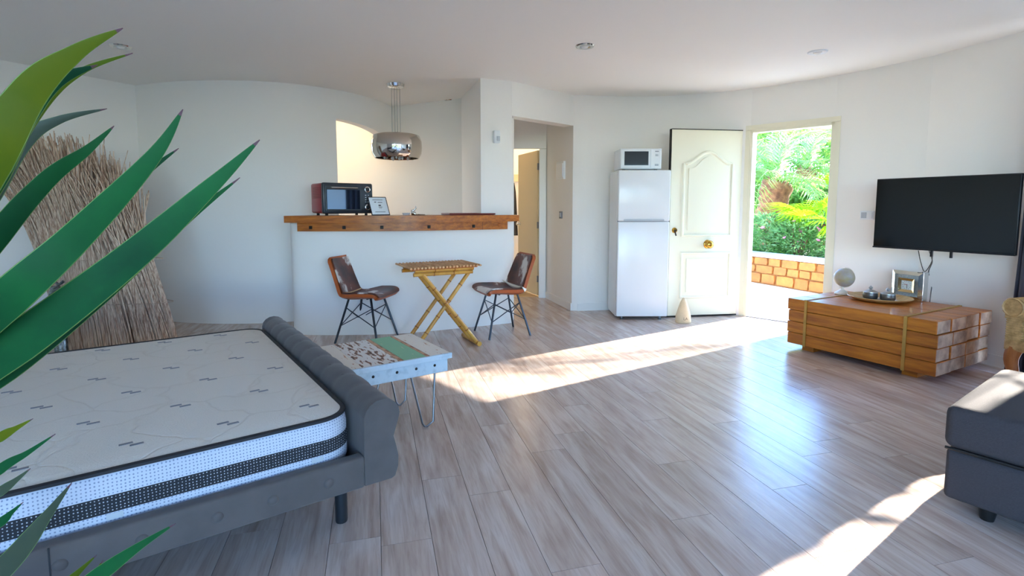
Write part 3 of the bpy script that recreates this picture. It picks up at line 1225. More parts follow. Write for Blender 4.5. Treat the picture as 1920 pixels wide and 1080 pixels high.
# ------------------------------------------------------------------ chairs
def make_chair(label, hide, loc, rz, belt):
    t = thing('dining_chair', label, 'chair', loc, rz, 'cowhide dining chairs')
    # centre line of the shell in (x, z): front lip -> seat -> back
    prof = catmull([(0.225, 0.425, 0), (0.19, 0.445, 0), (0.05, 0.432, 0), (-0.10, 0.42, 0), (-0.165, 0.445, 0), (-0.205, 0.55, 0), (-0.24, 0.67, 0), (-0.272, 0.79, 0)], 5)
    n = len(prof)

    def grid(b, off, ws, u1, v0, v1):
        rows = []
        for i in range(v0, v1):
            p = prof[i]
            d = (prof[min(i + 1, n - 1)] - prof[max(i - 1, 0)]).normalized()
            nn = Vector((d.y, -d.x))       # inner side
            s = i / (n - 1)
            w = 0.225 - 0.03 * max(0, (s - 0.45)) / 0.55 * 1.6
            if s < 0.10:
                w *= 0.80 + 0.2 * (s / 0.10) ** 0.5
            if s > 0.93:
                w *= 1 - 0.22 * ((s - 0.93) / 0.07) ** 2
            row = []
            for k in range(-5, 6):
                u = k / 5 * u1
                curl = (0.012 + 0.034 * math.sin(PI * min(1, max(0, (s - 0.05) / 0.9))) ** 0.7) * abs(u) ** 2.6
                row.append(b.verts.new((p.x + nn.x * (off + curl), u * w * ws, p.y + nn.y * (off + curl))))
            rows.append(row)
        return rows

    def skin(b, A, Bo):
        for R, fl in ((A, 0), (Bo, 1)):
            for i in range(len(R) - 1):
                for k in range(len(R[0]) - 1):
                    f = (R[i][k], R[i][k + 1], R[i + 1][k + 1], R[i + 1][k])
                    b.faces.new(f[::-1] if fl else f)
        per = lambda R: R[0] + [r[-1] for r in R[1:]] + R[-1][-2::-1] + [r[0] for r in R[-2:0:-1]]
        pa, pb = per(A), per(Bo)
        for k in range(len(pa)):
            b.faces.new((pa[k], pa[(k + 1) % len(pa)], pb[(k + 1) % len(pb)], pb[k]))

    b = B()
    skin(b, grid(b, 0.0, 1, 1, 0, n), grid(b, -0.03, 1.03, 1, 0, n))
    sh = obj('leather_shell', b, 'leather', t, smooth=50)
    mid = 20
    b = B()
    skin(b, grid(b, 0.014, 0.95, 1, 1, mid), grid(b, 0.001, 0.95, 1, 1, mid))
    obj('seat', b, hide, t, smooth=50)
    b = B()
    skin(b, grid(b, 0.014, 0.94, 1, mid, n - 1), grid(b, 0.001, 0.94, 1, mid, n - 1))
    obj('backrest', b, hide, t, smooth=50)
    # seam / belt where seat meets back
    i = mid - 1
    b = B()
    v0, v1, bw = (i - 1, i + 3, 1.05) if belt else (i, i + 2, 0.96)
    rows = grid(b, 0.036 if belt else 0.02, bw, 1, v0, v1)
    rb = grid(b, -0.034 if belt else 0.008, bw, 1, v0, v1)
    skin(b, rows, rb)
    obj('seat_belt' if belt else 'seam_piping', b, 'belt' if belt else 'bamboo_slat', t, smooth=50)
    tops, feet = {}, {}
    for sx in (-1, 1):
        for sy in (-1, 1):
            a_, f_ = Vector((sx * 0.11 - 0.0, sy * 0.115, 0.415)), Vector((sx * 0.215, sy * 0.205, 0.0))
            tops[sx, sy], feet[sx, sy] = a_, f_
            b = B()
            tube(b, [a_ + Vector((-sx * 0.05, 0, 0.004)), a_, f_], 0.0105, 8)
            obj('leg', b, 'dark_steel', t, smooth=60)
    b = B()
    for sx in (-1, 1):
        tube(b, [(sx * 0.08, -0.13, 0.414), (sx * 0.08, 0.13, 0.414)], 0.01, 6)
    obj('under_frame', b, 'dark_steel', t)
    P = lambda k, s: tops[k].lerp(feet[k], s)
    ks = [(-1, -1), (1, -1), (1, 1), (-1, 1)]
    for k in range(4):
        p, q_ = ks[k], ks[(k + 1) % 4]
        for s0, s1 in ((0.22, 0.62), (0.62, 0.22)):
            b = B()
            tube(b, [P(p, s0), P(q_, s1)], 0.0045, 6)
            obj('cross_brace', b, 'dark_steel', t)
    return t


make_chair('cowhide dining chair with orange leather sides, left of the bamboo table', 'cowhide_one', (-1.37, 4.86, 0), math.radians(-14), False)
make_chair('dark cowhide dining chair with white belt, right of the bamboo table', 'cowhide_two', (-0.10, 5.11, 0), math.radians(204), True)

# ------------------------------------------------------------------ bamboo table
A_, Bc, Cc, Dc = Vector((-1.04, 4.74)), Vector((-0.85, 4.30)), Vector((-0.30, 4.60)), Vector((-0.47, 5.03))
ex = ((Cc - Bc) + (Dc - A_)).normalized()
bt_ang = math.atan2(ex.y, ex.x)
ctr = (A_ + Bc + Cc + Dc) / 4
bt = thing('bamboo_table', 'small folding bamboo table with slatted top and crossed legs', 'table', (ctr.x, ctr.y, 0), bt_ang)
TLn, TWd, TZ = 0.66, 0.46, 0.745
NS = 21
b = B()
tube(b, [(0, -TWd / 2, 0), (0, TWd / 2, 0)], 0.0105, 8, squash=0.9)
s0 = obj('slat', b, 'bamboo_slat', bt, (-TLn / 2 + 0.014, 0, TZ - 0.01), smooth=60)
for i in range(1, NS):
    dup(s0, 'slat', bt, (-TLn / 2 + 0.014 + i * (TLn - 0.028) / (NS - 1), 0, TZ - 0.01))


def bamboo(name, p, q_, r, par):
    p, q_ = Vector(p), Vector(q_)
    b = B()
    pts, rad = [], []
    nseg = max(2, int((q_ - p).length / 0.16))
    for i in range(nseg):
        for s, k in ((0.0, 1.12), (0.06, 1.0), (0.94, 1.0)):
            pts.append(p.lerp(q_, (i + s) / nseg))
            rad.append(r * k)
    pts.append(q_)
    rad.append(r * 1.1)
    tube(b, pts, r, 10, radii=rad)
    o = obj(name, b, 'bamboo', par, smooth=50)
    for i in range(1, nseg):
        c = p.lerp(q_, i / nseg)
        d = (q_ - p).normalized()
        b = B()
        tube(b, [c - d * 0.004, c + d * 0.004], r * 1.14, 10)
        obj('node_ring', b, 'bamboo_node', o)
    return o


for y in (-0.17, 0.17):
    bamboo('top_rail', (-0.27, y, TZ - 0.037), (0.27, y, TZ - 0.037), 0.017, bt)
    bamboo('lower_rail', (-0.28, y * 1.02, TZ - 0.07), (0.26, y * 1.02, TZ - 0.07), 0.016, bt)
for y in (-0.135, 0.135):
    bamboo('leg', (0.265, y, TZ - 0.05), (-0.27, y, 0.02), 0.017, bt)
for y in (-0.175, -0.02):
    bamboo('leg', (-0.20, y, TZ - 0.07), (0.30, y, 0.03), 0.018, bt)
bamboo('foot_bar', (0.305, -0.22, 0.022), (0.305, 0.16, 0.022), 0.02, bt)
bamboo('foot_bar', (-0.27, -0.16, 0.02), (-0.27, 0.16, 0.02), 0.016, bt)
b = B()
tube(b, [(0.03, -0.19, 0.395), (0.03, 0.15, 0.395)], 0.006, 8)
obj('pivot_rod', b, 'bamboo_node', bt)
bx('front_binding', (0, -TWd / 2 + 0.045, TZ - 0.022), (TLn - 0.06, 0.012, 0.016), 'cord_brown', bt)

# ------------------------------------------------------------------ painted side table
a3, b3, c3, d3 = Vector((-1.16, 2.99)), Vector((-0.83, 2.55)), Vector((-0.354, 2.89)), Vector((-0.671, 3.31))
ex = ((c3 - b3) + (d3 - a3)).normalized()
st = thing('side_table', 'low table of flaked white and green boards on hairpin legs', 'table', (b3.x, b3.y, 0), math.atan2(ex.y, ex.x))
SW, SD, SZ = 0.585, 0.54, 0.435
x = 0.0
for w, m in ((0.085, 'faint_white'), (0.20, 'flaked_white'), (0.025, 'bare_wood'), (0.13, 'worn_green'), (0.022, 'bare_wood'), (0.123, 'faint_white')):
    b = B()
    box(b, (0, 0, 0), (w - 0.0015, SD, 0.026))
    obj('top_board', b, m, st, (x + w / 2, SD / 2, SZ - 0.013), bevel=0.0015)
    x += w
bx('edge_trim', (SW / 2, -0.008, SZ - 0.014), (SW + 0.006, 0.016, 0.03), 'table_blue', st, bevel=0.002)
bx('edge_trim', (-0.006, SD / 2, SZ - 0.014), (0.012, SD, 0.03), 'leaf_olive', st, bevel=0.002)
bx('front_apron', (SW / 2, 0.016, SZ - 0.066), (SW - 0.03, 0.022, 0.078), 'table_blue', st, bevel=0.002)
bx('rear_apron', (SW / 2, SD - 0.016, SZ - 0.066), (SW - 0.03, 0.022, 0.078), 'table_blue', st, bevel=0.002)
bx('side_apron', (0.016, SD / 2, SZ - 0.066), (0.022, SD - 0.05, 0.078), 'table_blue', st, bevel=0.002)
bx('side_apron', (SW - 0.016, SD / 2, SZ - 0.066), (0.022, SD - 0.05, 0.078), 'table_blue', st, bevel=0.002)
for x in (0.14, 0.27, 0.38, 0.49):
    b = B()
    lathe(b, [(0, 0.006), (0.005, 0.005), (0.008, 0)], 10)
    obj('bolt_head', b, 'iron', st, (x, 0.005, SZ - 0.06), (PI / 2, 0, 0))
for lx, ly, sx, sy in ((0.09, 0.07, 1, 1), (SW - 0.09, 0.07, -1, 1), (0.09, SD - 0.07, 1, -1), (SW - 0.09, SD - 0.07, -1, -1)):
    z1 = SZ - 0.03
    p0, p1, bt0 = Vector((lx + (0.03 if sx < 0 else 0), ly, z1)), Vector((lx + sx * 0.13, ly + sy * 0.03, z1)), Vector((lx + sx * 0.02, ly + sy * 0.005, 0.006))
    pts = [p0, Vector((lx + (0.012 if sx < 0 else 0.0), ly, 0.03)), bt0 + Vector((sx * 0.004, 0, 0.0)), bt0 + Vector((sx * 0.02, 0, 0.004)), bt0 + Vector((sx * 0.032, 0, 0.024)), p1]
    b = B()
    tube(b, pts, 0.006, 8)
    obj('hairpin_leg', b, 'steel', st, smooth=60)

# ------------------------------------------------------------------ bed
BC, BL = Vector((-0.565, 1.86)), Vector((-0.809, -0.588))
BA = math.atan2(BL.y, BL.x)
bed = thing('bed_frame', 'grey velvet bed frame with rolled button-tufted footboard', 'bed', (BC.x, BC.y, 0), BA)
# local x towards the head, local -y across the bed
MWID, MLEN = 1.70, 1.92
ys = [0.055 - i * (MWID + 0.11) / 110 for i in range(111)]
cyc = 0.17
prof = [(0.0, 0.24), (0.0, 0.48)]
for k in range(13):
    a = PI * 0.98 - k * PI * 1.35 / 12
    prof.append((-0.068 - 0.068 * math.cos(PI - a) * -1 * -1, 0.492 + 0.062 * math.sin(a)))
prof = [(0.0, 0.24), (0.0, 0.40), (-0.002, 0.49)]
for k in range(13):
    a = math.radians(175 - k * 22)
    # angle 180 = inner side (x = 0), 0 = outer side
    prof.append((-0.07 - 0.068 * math.cos(a), 0.487 + 0.062 * math.sin(a)))
prof = prof[:3] + [p for p in prof[3:13]] + [(-0.112, 0.40), (-0.122, 0.36), (-0.13, 0.32), (-0.128, 0.28), (-0.116, 0.245), (-0.10, 0.238)]


def tuft(x, z, y):
    if z < 0.47:
        return (x, z)
    endf = min(1, max(0, (0.055 - y) / 0.10)) * min(1, max(0, (y + MWID + 0.055) / 0.10))
    k = 1 - 0.055 * endf * (0.5 + 0.5 * math.cos(2 * PI * y / cyc)) ** 4
    return (-0.07 + (x + 0.07) * k, 0.47 + (z - 0.47) * k)


b = B()
extrude_profile(b, prof, ys, tuft)
fbd = obj('footboard', b, 'velvet', bed, smooth=50)
i = 0
y = -cyc
while y > -MWID:
    b = B()
    lathe(b, [(0, 0.008), (0.007, 0.006), (0.011, 0.0)], 10)
    obj('tuft_button', b, 'velvet', fbd, (-0.055, y, 0.537), (0, 0, 0), smooth=60)
    y -= cyc
b = B()
rbox(b, (0.88, 0.035, 0.295), (1.76, 0.05, 0.118), 0.012)
sr = obj('side_rail', b, 'velvet', bed, smooth=50)
b = B()
rbox(b, (1.0, -MWID - 0.035, 0.295), (2.0, 0.05, 0.118), 0.012)
obj('side_rail', b, 'velvet', bed, smooth=50)
for x in (0.13, 0.31, 0.47, 0.66, 0.84, 1.02, 1.2):
    b = B()
    lathe(b, [(0, 0.010), (0.010, 0.009), (0.016, 0.004), (0.018, 0.0)], 14)
    obj('rail_button', b, 'velvet', sr, (x, 0.059, 0.295), (-PI / 2, 0, 0), smooth=60)
bx('rail_seam', (0.86, 0.0595, 0.295), (0.004, 0.004, 0.112), 'piping', sr)
bx('slat_base', (0.96, -MWID / 2, 0.27), (1.9, MWID + 0.02, 0.05), 'piping', bed)
b = B()
rbox(b, (2.04, -MWID / 2, 0.6), (0.12, MWID + 0.1, 0.8), 0.04)
obj('headboard', b, 'velvet', bed, smooth=50)
for lx, ly in ((0.02, -0.17), (0.02, -MWID + 0.15), (1.85, -0.15), (1.85, -MWID + 0.15)):
    b = B()
    lathe(b, [(0, 0), (0.022, 0.0), (0.024, 0.008), (0.024, 0.25), (0, 0.25)], 18, (lx, ly, 0))
    obj('leg', b, 'dark_steel', bed, smooth=50)

# mattress
mt = thing('mattress', 'bare white quilted mattress with dark dotted side band on the bed', 'mattress', (BC.x, BC.y, 0), BA)


def outline(r, inset, n=10):
    x0, x1, y0, y1 = 0.012 + inset, MLEN - inset, -inset, -MWID + inset
    rr = r - inset
    pts = []
    for cx_, cy_, a0 in ((x0 + rr, y0 - rr, 90), (x0 + rr, y1 + rr, 180), (x1 - rr, y1 + rr, 270), (x1 - rr, y0 - rr, 0)):
        for k in range(n + 1):
            a = math.radians(a0 + 90 * k / n)
            pts.append((cx_ + rr * math.cos(a), cy_ + rr * math.sin(a)))
    return pts


def band(name, rings, m, par, cap=False, smooth=60):
    b = B()
    R = [[b.verts.new((x, y, z)) for x, y in outline(0.12, ins)] for ins, z in rings]
    n = len(R[0])
    for p, q_ in zip(R, R[1:]):
        for k in range(n):
            b.faces.new((p[k], p[(k + 1) % n], q_[(k + 1) % n], q_[k]))
    if cap:
        b.faces.new(R[-1])
    return obj(name, b, m, par, smooth=smooth)


band('lower_band', [(0.03, 0.296), (0.008, 0.305), (0.0, 0.33), (0.0, 0.374)], 'band_white', mt)
band('dark_band', [(-0.001, 0.374), (-0.003, 0.40), (-0.001, 0.425)], 'band_dark', mt)
band('upper_band', [(0.0, 0.425), (0.0, 0.45), (0.004, 0.475), (0.012, 0.488)], 'band_white', mt)
band('piping', [(0.010, 0.486), (0.002, 0.490), (0.002, 0.498), (0.012, 0.503), (0.022, 0.498)], 'piping', mt)
b = B()
base = outline(0.12, 0.018)
R = [[b.verts.new((x, y, 0.498)) for x, y in base], [b.verts.new((x, y, 0.506)) for x, y in outline(0.12, 0.06)]]
n = len(base)
for k in range(n):
    b.faces.new((R[0][k], R[0][(k + 1) % n], R[1][(k + 1) % n], R[1][k]))
b.faces.new(R[1])
top = obj('quilted_top', b, 'quilt', mt, smooth=60)
rr = random.Random(4)
for i in range(7):
    for j in range(6):
        x, y = 0.12 + i * 0.27 + (0.12 if j % 2 else 0), -0.14 - j * 0.285
        if x > MLEN - 0.1:
            continue
        for s in (0, 1):
            b = B()
            box(b, (0, 0, 0), (0.036, 0.013, 0.0012))
            o = obj('woven_tag', b, 'tag_grey', top, (x + s * 0.028, y - s * 0.022, 0.5068))
            o.rotation_euler = (0, 0, 0.08)
for x in (0.15, 0.72):
    bx('side_label', (x, 0.001, 0.362), (0.04, 0.003, 0.018), 'tag_light', mt)

# ------------------------------------------------------------------ reed screen and silver column
rs = thing('reed_screen', 'tall bundle of dry reeds with frayed top against the wall', 'reed bundle', (-3.47, 4.55, 0))
b = B()
rg = random.Random(11)
for i in range(1150):
    a = rg.uniform(0, 2 * PI)
    rad = math.sqrt(rg.uniform(0.35, 1))
    sx, sy = math.cos(a) * rad, math.sin(a) * rad
    hgt = 1.52 + 0.26 * math.cos(sx * 1.35 + 0.35) - 0.16 * max(0, sx) + rg.uniform(-0.22, 0.10) - (0.42 if sy < -0.2 and sx > 0.1 else 0.0) * rg.random()
    fray = rg.gauss(0, 1)
    fy = rg.gauss(0, 1)
    pts = []
    for k in range(8):
        t = k / 7
        z = hgt * t
        lean = -0.28 * (t ** 1.3)
        fan = 1 + (0.10 * t if sx < 0 else -0.16 * t)
        fl = max(0, t - 0.6) / 0.4
        pts.append((sx * 0.52 * fan + lean + fl ** 1.5 * (fray * 0.09 - 0.06 * (sx < -0.5)), sy * 0.13 * (1 + 0.2 * t) + fl ** 1.5 * fy * 0.05, z))
    r0 = rg.uniform(0.005, 0.0085)
    tube(b, pts, r0, 4, cap=False, radii=[r0, r0, r0, r0, r0, r0 * 0.9, r0 * 0.8, r0 * 0.6])
ro_ = obj('reed_stalks', b, 'reed', rs)
ro_['kind'] = 'stuff'
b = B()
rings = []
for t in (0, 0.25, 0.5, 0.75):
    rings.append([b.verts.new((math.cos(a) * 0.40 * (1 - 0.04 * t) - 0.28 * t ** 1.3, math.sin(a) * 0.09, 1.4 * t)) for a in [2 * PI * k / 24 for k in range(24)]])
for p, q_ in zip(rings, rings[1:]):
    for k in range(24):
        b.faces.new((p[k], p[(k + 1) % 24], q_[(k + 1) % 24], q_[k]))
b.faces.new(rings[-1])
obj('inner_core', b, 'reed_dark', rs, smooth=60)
for z in (0.42, 0.8):
    b = B()
    t = z / 1.6
    tube(b, [(math.cos(a) * 0.53 * (1 - 0.03 * t) - 0.28 * t ** 1.3, math.sin(a) * 0.142, z) for a in [2 * PI * k / 40 for k in range(41)]], 0.003, 5)
    obj('binding_wire', b, 'reed', rs)
sv = thing('silver_column', 'hammered silver lamp column half hidden behind the bed', 'floor lamp', (-3.66, 4.16, 0))
b = B()
lathe(b, [(0, 0), (0.12, 0.0), (0.12, 0.02), (0.06, 0.04), (0.045, 0.06), (0.045, 0.50), (0.06, 0.52), (0.05, 0.58), (0.02, 0.62), (0, 0.62)], 24)
obj('column', b, 'silver_leaf', sv, smooth=50)
b = B()
tube(b, [(-0.04, 0, 0.60), (-0.06, -0.01, 0.64), (-0.01, -0.02, 0.66), (0.03, -0.01, 0.63), (0.06, 0, 0.655)], 0.012, 8)
obj('scroll_finial', b, 'silver_leaf', sv, smooth=60)

# ------------------------------------------------------------------ log coffee table
LT = Vector((2.985, 3.60))
la = math.radians(119)
lt = thing('log_table', 'heavy coffee table of stacked orange timber beams with straps', 'table', (LT.x, LT.y, 0), la)
# local x along the beams (from the nearest corner to the doorway), local -y towards the wall
LL, LWD, Z0, LH = 1.11, 0.86, 0.05, 0.40
rr = random.Random(3)
widths = [0.232, 0.232, 0.216, 0.18]
for row in range(4):
    y = 0.0
    ws = widths[:] if row % 2 == 0 else [0.205, 0.232, 0.221, 0.202]
    for wv in ws:
        b = B()
        hh = LH / 4
        dx = rr.uniform(-0.008, 0.008)
        if row == 3 and abs(wv - 0.216) < 1e-6:
            dx = 0.012
        box(b, (LL / 2, 0, 0), (LL, wv - 0.003, hh - 0.0035))
        bmesh.ops.bevel(b, geom=b.edges[:], offset=0.004, segments=1, affect='EDGES')
        b.faces.ensure_lookup_table()
        for f in b.faces:
            if abs(f.normal.x) > 0.9:
                f.material_index = 1
        obj('timber_beam', b, ['beam_wood', 'end_grain'], lt, (dx, -y - wv / 2, Z0 + hh * (row + 0.5)))
        y += wv
for x in (0.20, 0.95):
    b = B()
    w0 = 0.022
    box(b, (x, 0.004, Z0 + LH / 2), (w0, 0.005, LH + 0.008))
    box(b, (x, -LWD / 2, Z0 + LH + 0.002), (w0, LWD + 0.012, 0.004))
    box(b, (x, -LWD - 0.004, Z0 + LH / 2), (w0, 0.005, LH + 0.008))
    obj('strap', b, 'strap', lt)
for x in (0.18, 0.95):
    bx('base_skid', (x, -LWD / 2, Z0 / 2), (0.1, LWD - 0.12, Z0), 'beam_wood', lt)
TT = Z0 + LH + 0.0015

# table top things
gl = thing('globe', 'small antique desk globe on the log table', 'globe', (3.035, 4.755, TT))
b = B()
lathe(b, [(0, 0), (0.062, 0.0), (0.062, 0.012), (0.04, 0.028), (0.03, 0.034), (0.012, 0.045), (0.012, 0.075), (0, 0.075)], 24)
obj('stand', b, 'ivory', gl, smooth=45)
b = B()
bmesh.ops.create_uvsphere(b, u_segments=28, v_segments=18, radius=0.086)
bmesh.ops.translate(b, verts=b.verts[:], vec=(0.012, 0, 0.153))
obj('sphere', b, 'globe', gl, smooth=180)
b = B()
tube(b, [(0.012 + 0.094 * math.cos(a), 0.0, 0.153 + 0.094 * math.sin(a)) for a in [math.radians(-115 + k * 12) for k in range(18)]], 0.004, 6)
obj('meridian_arc', b, 'ivory', gl)
pl = thing('wooden_platter', 'round shallow wooden platter holding two lidded pots', 'plate', (3.165, 4.45, TT))
b = B()
lathe(b, [(0, 0.004), (0.17, 0.006), (0.215, 0.028), (0.235, 0.034), (0.238, 0.03), (0.20, 0.008), (0.15, 0.0), (0, 0)], 44)
obj('dish', b, 'plate_wood', pl, smooth=50)
b = B()
lathe(b, [(0.02, 0.0065), (0.10, 0.0072), (0.11, 0.0078), (0.10, 0.0068)], 30)
obj('inlay_ring', b, 'pewter_light', pl)
for lb, x, y in (('lidded pewter pot nearer the globe on the platter', 3.12, 4.50), ('lidded pewter pot nearer the clock on the platter', 3.20, 4.40)):
    t_ = thing('lidded_pot', lb, 'pot', (x, y, TT + 0.0085), 0, 'pewter pots on the platter')
    b = B()
    lathe(b, [(0, 0), (0.05, 0.0), (0.056, 0.01), (0.056, 0.04), (0.052, 0.05), (0, 0.05)], 24)
    obj('pot_body', b, 'pewter', t_, smooth=45)
    b = B()
    lathe(b, [(0.057, 0.05), (0.056, 0.056), (0.03, 0.07), (0.012, 0.074), (0.008, 0.08), (0.016, 0.088), (0.013, 0.098), (0.005, 0.103), (0, 0.112)], 24)
    obj('pot_lid', b, 'pewter_light', t_, smooth=45)

c0, c1 = Vector((3.42, 4.62)), Vector((3.50, 4.37))
cd = c1 - c0
ck = thing('mantel_clock', 'square mirrored clock with sparkling border on the log table', 'clock', (c0.x - 0.03, c0.y, TT), math.atan2(cd.y, cd.x))
CW = cd.length + 0.0
CH = 0.245
bx('case', (CW / 2, 0.03, CH / 2), (CW, 0.06, CH), 'mirror', ck, bevel=0.002)


def bevel_ring(b, x0, x1, z0, z1, w, y0, y1):
    o_ = [(x0, z0), (x1, z0), (x1, z1), (x0, z1)]
    i_ = [(x0 + w, z0 + w), (x1 - w, z0 + w), (x1 - w, z1 - w), (x0 + w, z1 - w)]
    V = [b.verts.new((x, y0, z)) for x, z in o_]
    U = [b.verts.new((x, y1, z)) for x, z in i_]
    for k in range(4):
        b.faces.new((V[k], V[(k + 1) % 4], U[(k + 1) % 4], U[k]))


b = B()
bevel_ring(b, 0.0, CW, 0.0, CH, 0.03, -0.001, -0.014)
obj('outer_bevel', b, 'mirror', ck)
b = B()
bevel_ring(b, 0.03, CW - 0.03, 0.03, CH - 0.03, 0.036, -0.012, -0.010)
obj('crystal_border', b, 'glitter', ck)
b = B()
bevel_ring(b, 0.064, CW - 0.064, 0.062, CH - 0.062, 0.022, -0.016, -0.006)
obj('gold_bezel', b, 'clock_gold', ck)
fc = bx('dial_face', (CW / 2, -0.004, CH / 2), (CW - 0.165, 0.004, CH - 0.16), 'clock_face', ck)
bx('clock_hand', (CW / 2 - 0.008, -0.008, CH / 2 + 0.006), (0.03, 0.002, 0.004), 'hand_red', fc)
bx('clock_hand', (CW / 2 + 0.004, -0.008, CH / 2 - 0.012), (0.003, 0.002, 0.03), 'ink', fc)
for k in range(12):
    a = k * PI / 6
    bx('hour_mark', (CW / 2 + 0.034 * math.sin(a), -0.0065, CH / 2 + 0.034 * math.cos(a)), (0.004, 0.002, 0.004), 'ink', fc)

# ------------------------------------------------------------------ television
t0, t1 = Vector((3.15, 4.55)), Vector((3.597, 3.72))
tvd = t1 - t0
tv = thing('television', 'large black flat television on the wall arm', 'television', (t0.x, t0.y, 0), math.atan2(tvd.y, tvd.x))
TL = tvd.length
b = B()
rbox(b, (TL / 2, 0.02, 1.195), (TL, 0.035, 0.588), 0.004, 2)
obj('panel_back', b, 'black_plastic', tv, smooth=40)
bx('screen', (TL / 2, -0.0005, 1.198), (TL - 0.012, 0.008, 0.566), 'black_gloss', tv)
bx('lower_bezel', (TL / 2, -0.001, 0.906), (TL, 0.01, 0.012), 'black_plastic', tv)
for x in (0.42, 0.55):
    bx('bracket_tab', (x, 0.04, 0.885), (0.014, 0.02, 0.07), 'black_plastic', tv)
bx('wall_plate', (0.5, 0.05, 1.2), (0.3, 0.03, 0.3), 'black_plastic', tv)
b = B()
tube(b, [(0.45, 0.05, 1.2), (0.35, 0.14, 1.2), (0.45, 0.24, 1.2)], 0.02, 8)
obj('wall_arm', b, 'black_plastic', tv)


def cable(name, pts, r, m, label):
    b = B()
    tube(b, catmull(pts, 6), r, 6)
    return tag(obj(name, b, m, smooth=60), label, 'cable')


cable('power_cable', [at(1742, 470, 4.35), at(1748, 490, 4.45), at(1741, 510, 4.55), at(1747, 530, 4.55), at(1745, 552, 4.5), at(1742, 580, 4.5), at(1741, 610, 4.5)], 0.004, 'pewter', 'grey power cable dropping from the television behind the table')
cable('aerial_cable', [at(1722, 470, 4.4), at(1726, 490, 4.5), at(1733, 509, 4.55), at(1742, 500, 4.52), at(1748, 486, 4.45), at(1746, 470, 4.38)], 0.003, 'iron', 'thin dark cable looping under the television')

# ------------------------------------------------------------------ curtain
def curtain(label, pa, pb, z1, folds, amp, flare, gap=0.02):
    b = B()
    pa, pb = Vector(pa), Vector(pb)
    d = (pb - pa)
    nn = Vector((-d.y, d.x)).normalized()
    NU, NV = folds * 8, 12
    rows = []
    for j in range(NV + 1):
        t = j / NV
        z = gap + (z1 - gap) * t
        row = []
        for i in range(NU + 1):
            u = i / NU
            w = 1 + flare * (1 - t) ** 1.5
            p = pa + d * (0.5 + (u - 0.5) * w) + nn * amp * (0.6 + 0.5 * (1 - t)) * math.sin(2 * PI * folds * u + 0.5 * math.sin(3 * t))
            row.append(b.verts.new((p.x, p.y, z)))
        rows.append(row)
    for p, q_ in zip(rows, rows[1:]):
        for i in range(NU):
            b.faces.new((p[i], p[i + 1], q_[i + 1], q_[i]))
    o = obj('curtain', b, 'curtain', smooth=180)
    m = o.modifiers.new('thickness', 'SOLIDIFY')
    m.thickness = 0.006
    return tag(o, label, 'curtain')


curtain('dark grey curtain gathered beside the television', (3.67, 3.745), (3.82, 3.545), 2.33, 4, 0.045, 0.35)
curtain('unseen dark grey curtain added to narrow the sun through the side window', (3.98, 3.33), (4.14, 1.85), 2.33, 12, 0.03, 0.02)  # added out of view to block most of the sun, leaving a narrow gap

# ------------------------------------------------------------------ wicker armchair
ac = thing('wicker_armchair', 'woven wicker armchair with curved wooden legs by the curtain', 'armchair', (2.99, 3.10, 0), math.radians(-75))
# local: x to the right along the arm front ... y towards the curtain


def cabriole(x, y, s, nm='leg'):
    b = B()
    pts = catmull([(x, y, 0.41), (x - 0.012 * s, y - 0.01, 0.33), (x + 0.006 * s, y, 0.22), (x + 0.004 * s, y, 0.10), (x - 0.025 * s, y - 0.015, 0.0)], 4)
    n = len(pts)
    tube(b, pts, 0.03, 8, radii=[0.044 - 0.026 * min(1, i / (n - 1) * 1.35) + (0.006 if i > n - 3 else 0) for i in range(n)])
    obj(nm, b, 'chair_wood', ac, smooth=60)


for x, y, s in ((0.03, 0.03, 1), (0.66, 0.03, -1), (0.03, 0.56, 1), (0.66, 0.56, -1)):
    cabriole(x, y, s)
b = B()
rbox(b, (0.345, 0.30, 0.425), (0.72, 0.62, 0.07), 0.02)
obj('seat_rail', b, 'wicker', ac, smooth=50)


def weave(prof, y0, y1, nm):
    """stacked horizontal wicker rods following an outline"""
    b = B()
    for z in [0.40 + 0.0145 * i for i in range(19)]:
        w = 1.0 if z < 0.58 else 1.25
        tube(b, [(prof - 0.035 * w, y0, z), (prof + 0.035 * w, y0, z), (prof + 0.035 * w, y1, z), (prof - 0.035 * w, y1, z), (prof - 0.035 * w, y0, z)], 0.0078, 5)
    box(b, (prof, (y0 + y1) / 2, 0.53), (0.06, y1 - y0 - 0.01, 0.27))
    obj(nm, b, 'wicker', ac, smooth=60)
    b = B()
    tube(b, [(prof, y0 - 0.02, 0.655), (prof, y1, 0.655)], 0.05, 12)
    for i in range(20):
        yy = y0 - 0.02 + (y1 - y0) * i / 20
        tube(b, [(prof + 0.053 * math.cos(a), yy, 0.655 + 0.053 * math.sin(a)) for a in [2 * PI * k / 12 for k in range(13)]], 0.006, 4)
    obj(nm + '_roll', b, 'wicker', ac, smooth=60)


weave(0.03, 0.0, 0.58, 'arm_weave')
weave(0.66, 0.0, 0.58, 'arm_weave')
b = B()
for i in range(34):
    z = 0.42 + i * 0.0145
    tube(b, [(0.0 + 0.69 * k / 8, 0.58 + 0.06 * math.sin(PI * k / 8) + (z - 0.42) * 0.2, z) for k in range(9)], 0.0085, 5)
obj('back_weave', b, 'wicker', ac, smooth=60)
b = B()
rbox(b, (0, 0, 0), (0.40, 0.12, 0.34), 0.055, 4)
cu_ = thing('throw_cushion', 'pale blue-grey cushion on the wicker armchair', 'cushion', (3.27, 2.86, 0.60), math.radians(-60))
o = obj('cushion_cover', b, 'cushion_pale', cu_, rot=(math.radians(-35), 0, 0), smooth=70)
b = B()
rbox(b, (0, 0.06, -0.02), (0.37, 0.06, 0.31), 0.028, 4)
obj('cushion_back', b, 'cushion_blue', cu_, rot=(math.radians(-35), 0, 0), smooth=70)

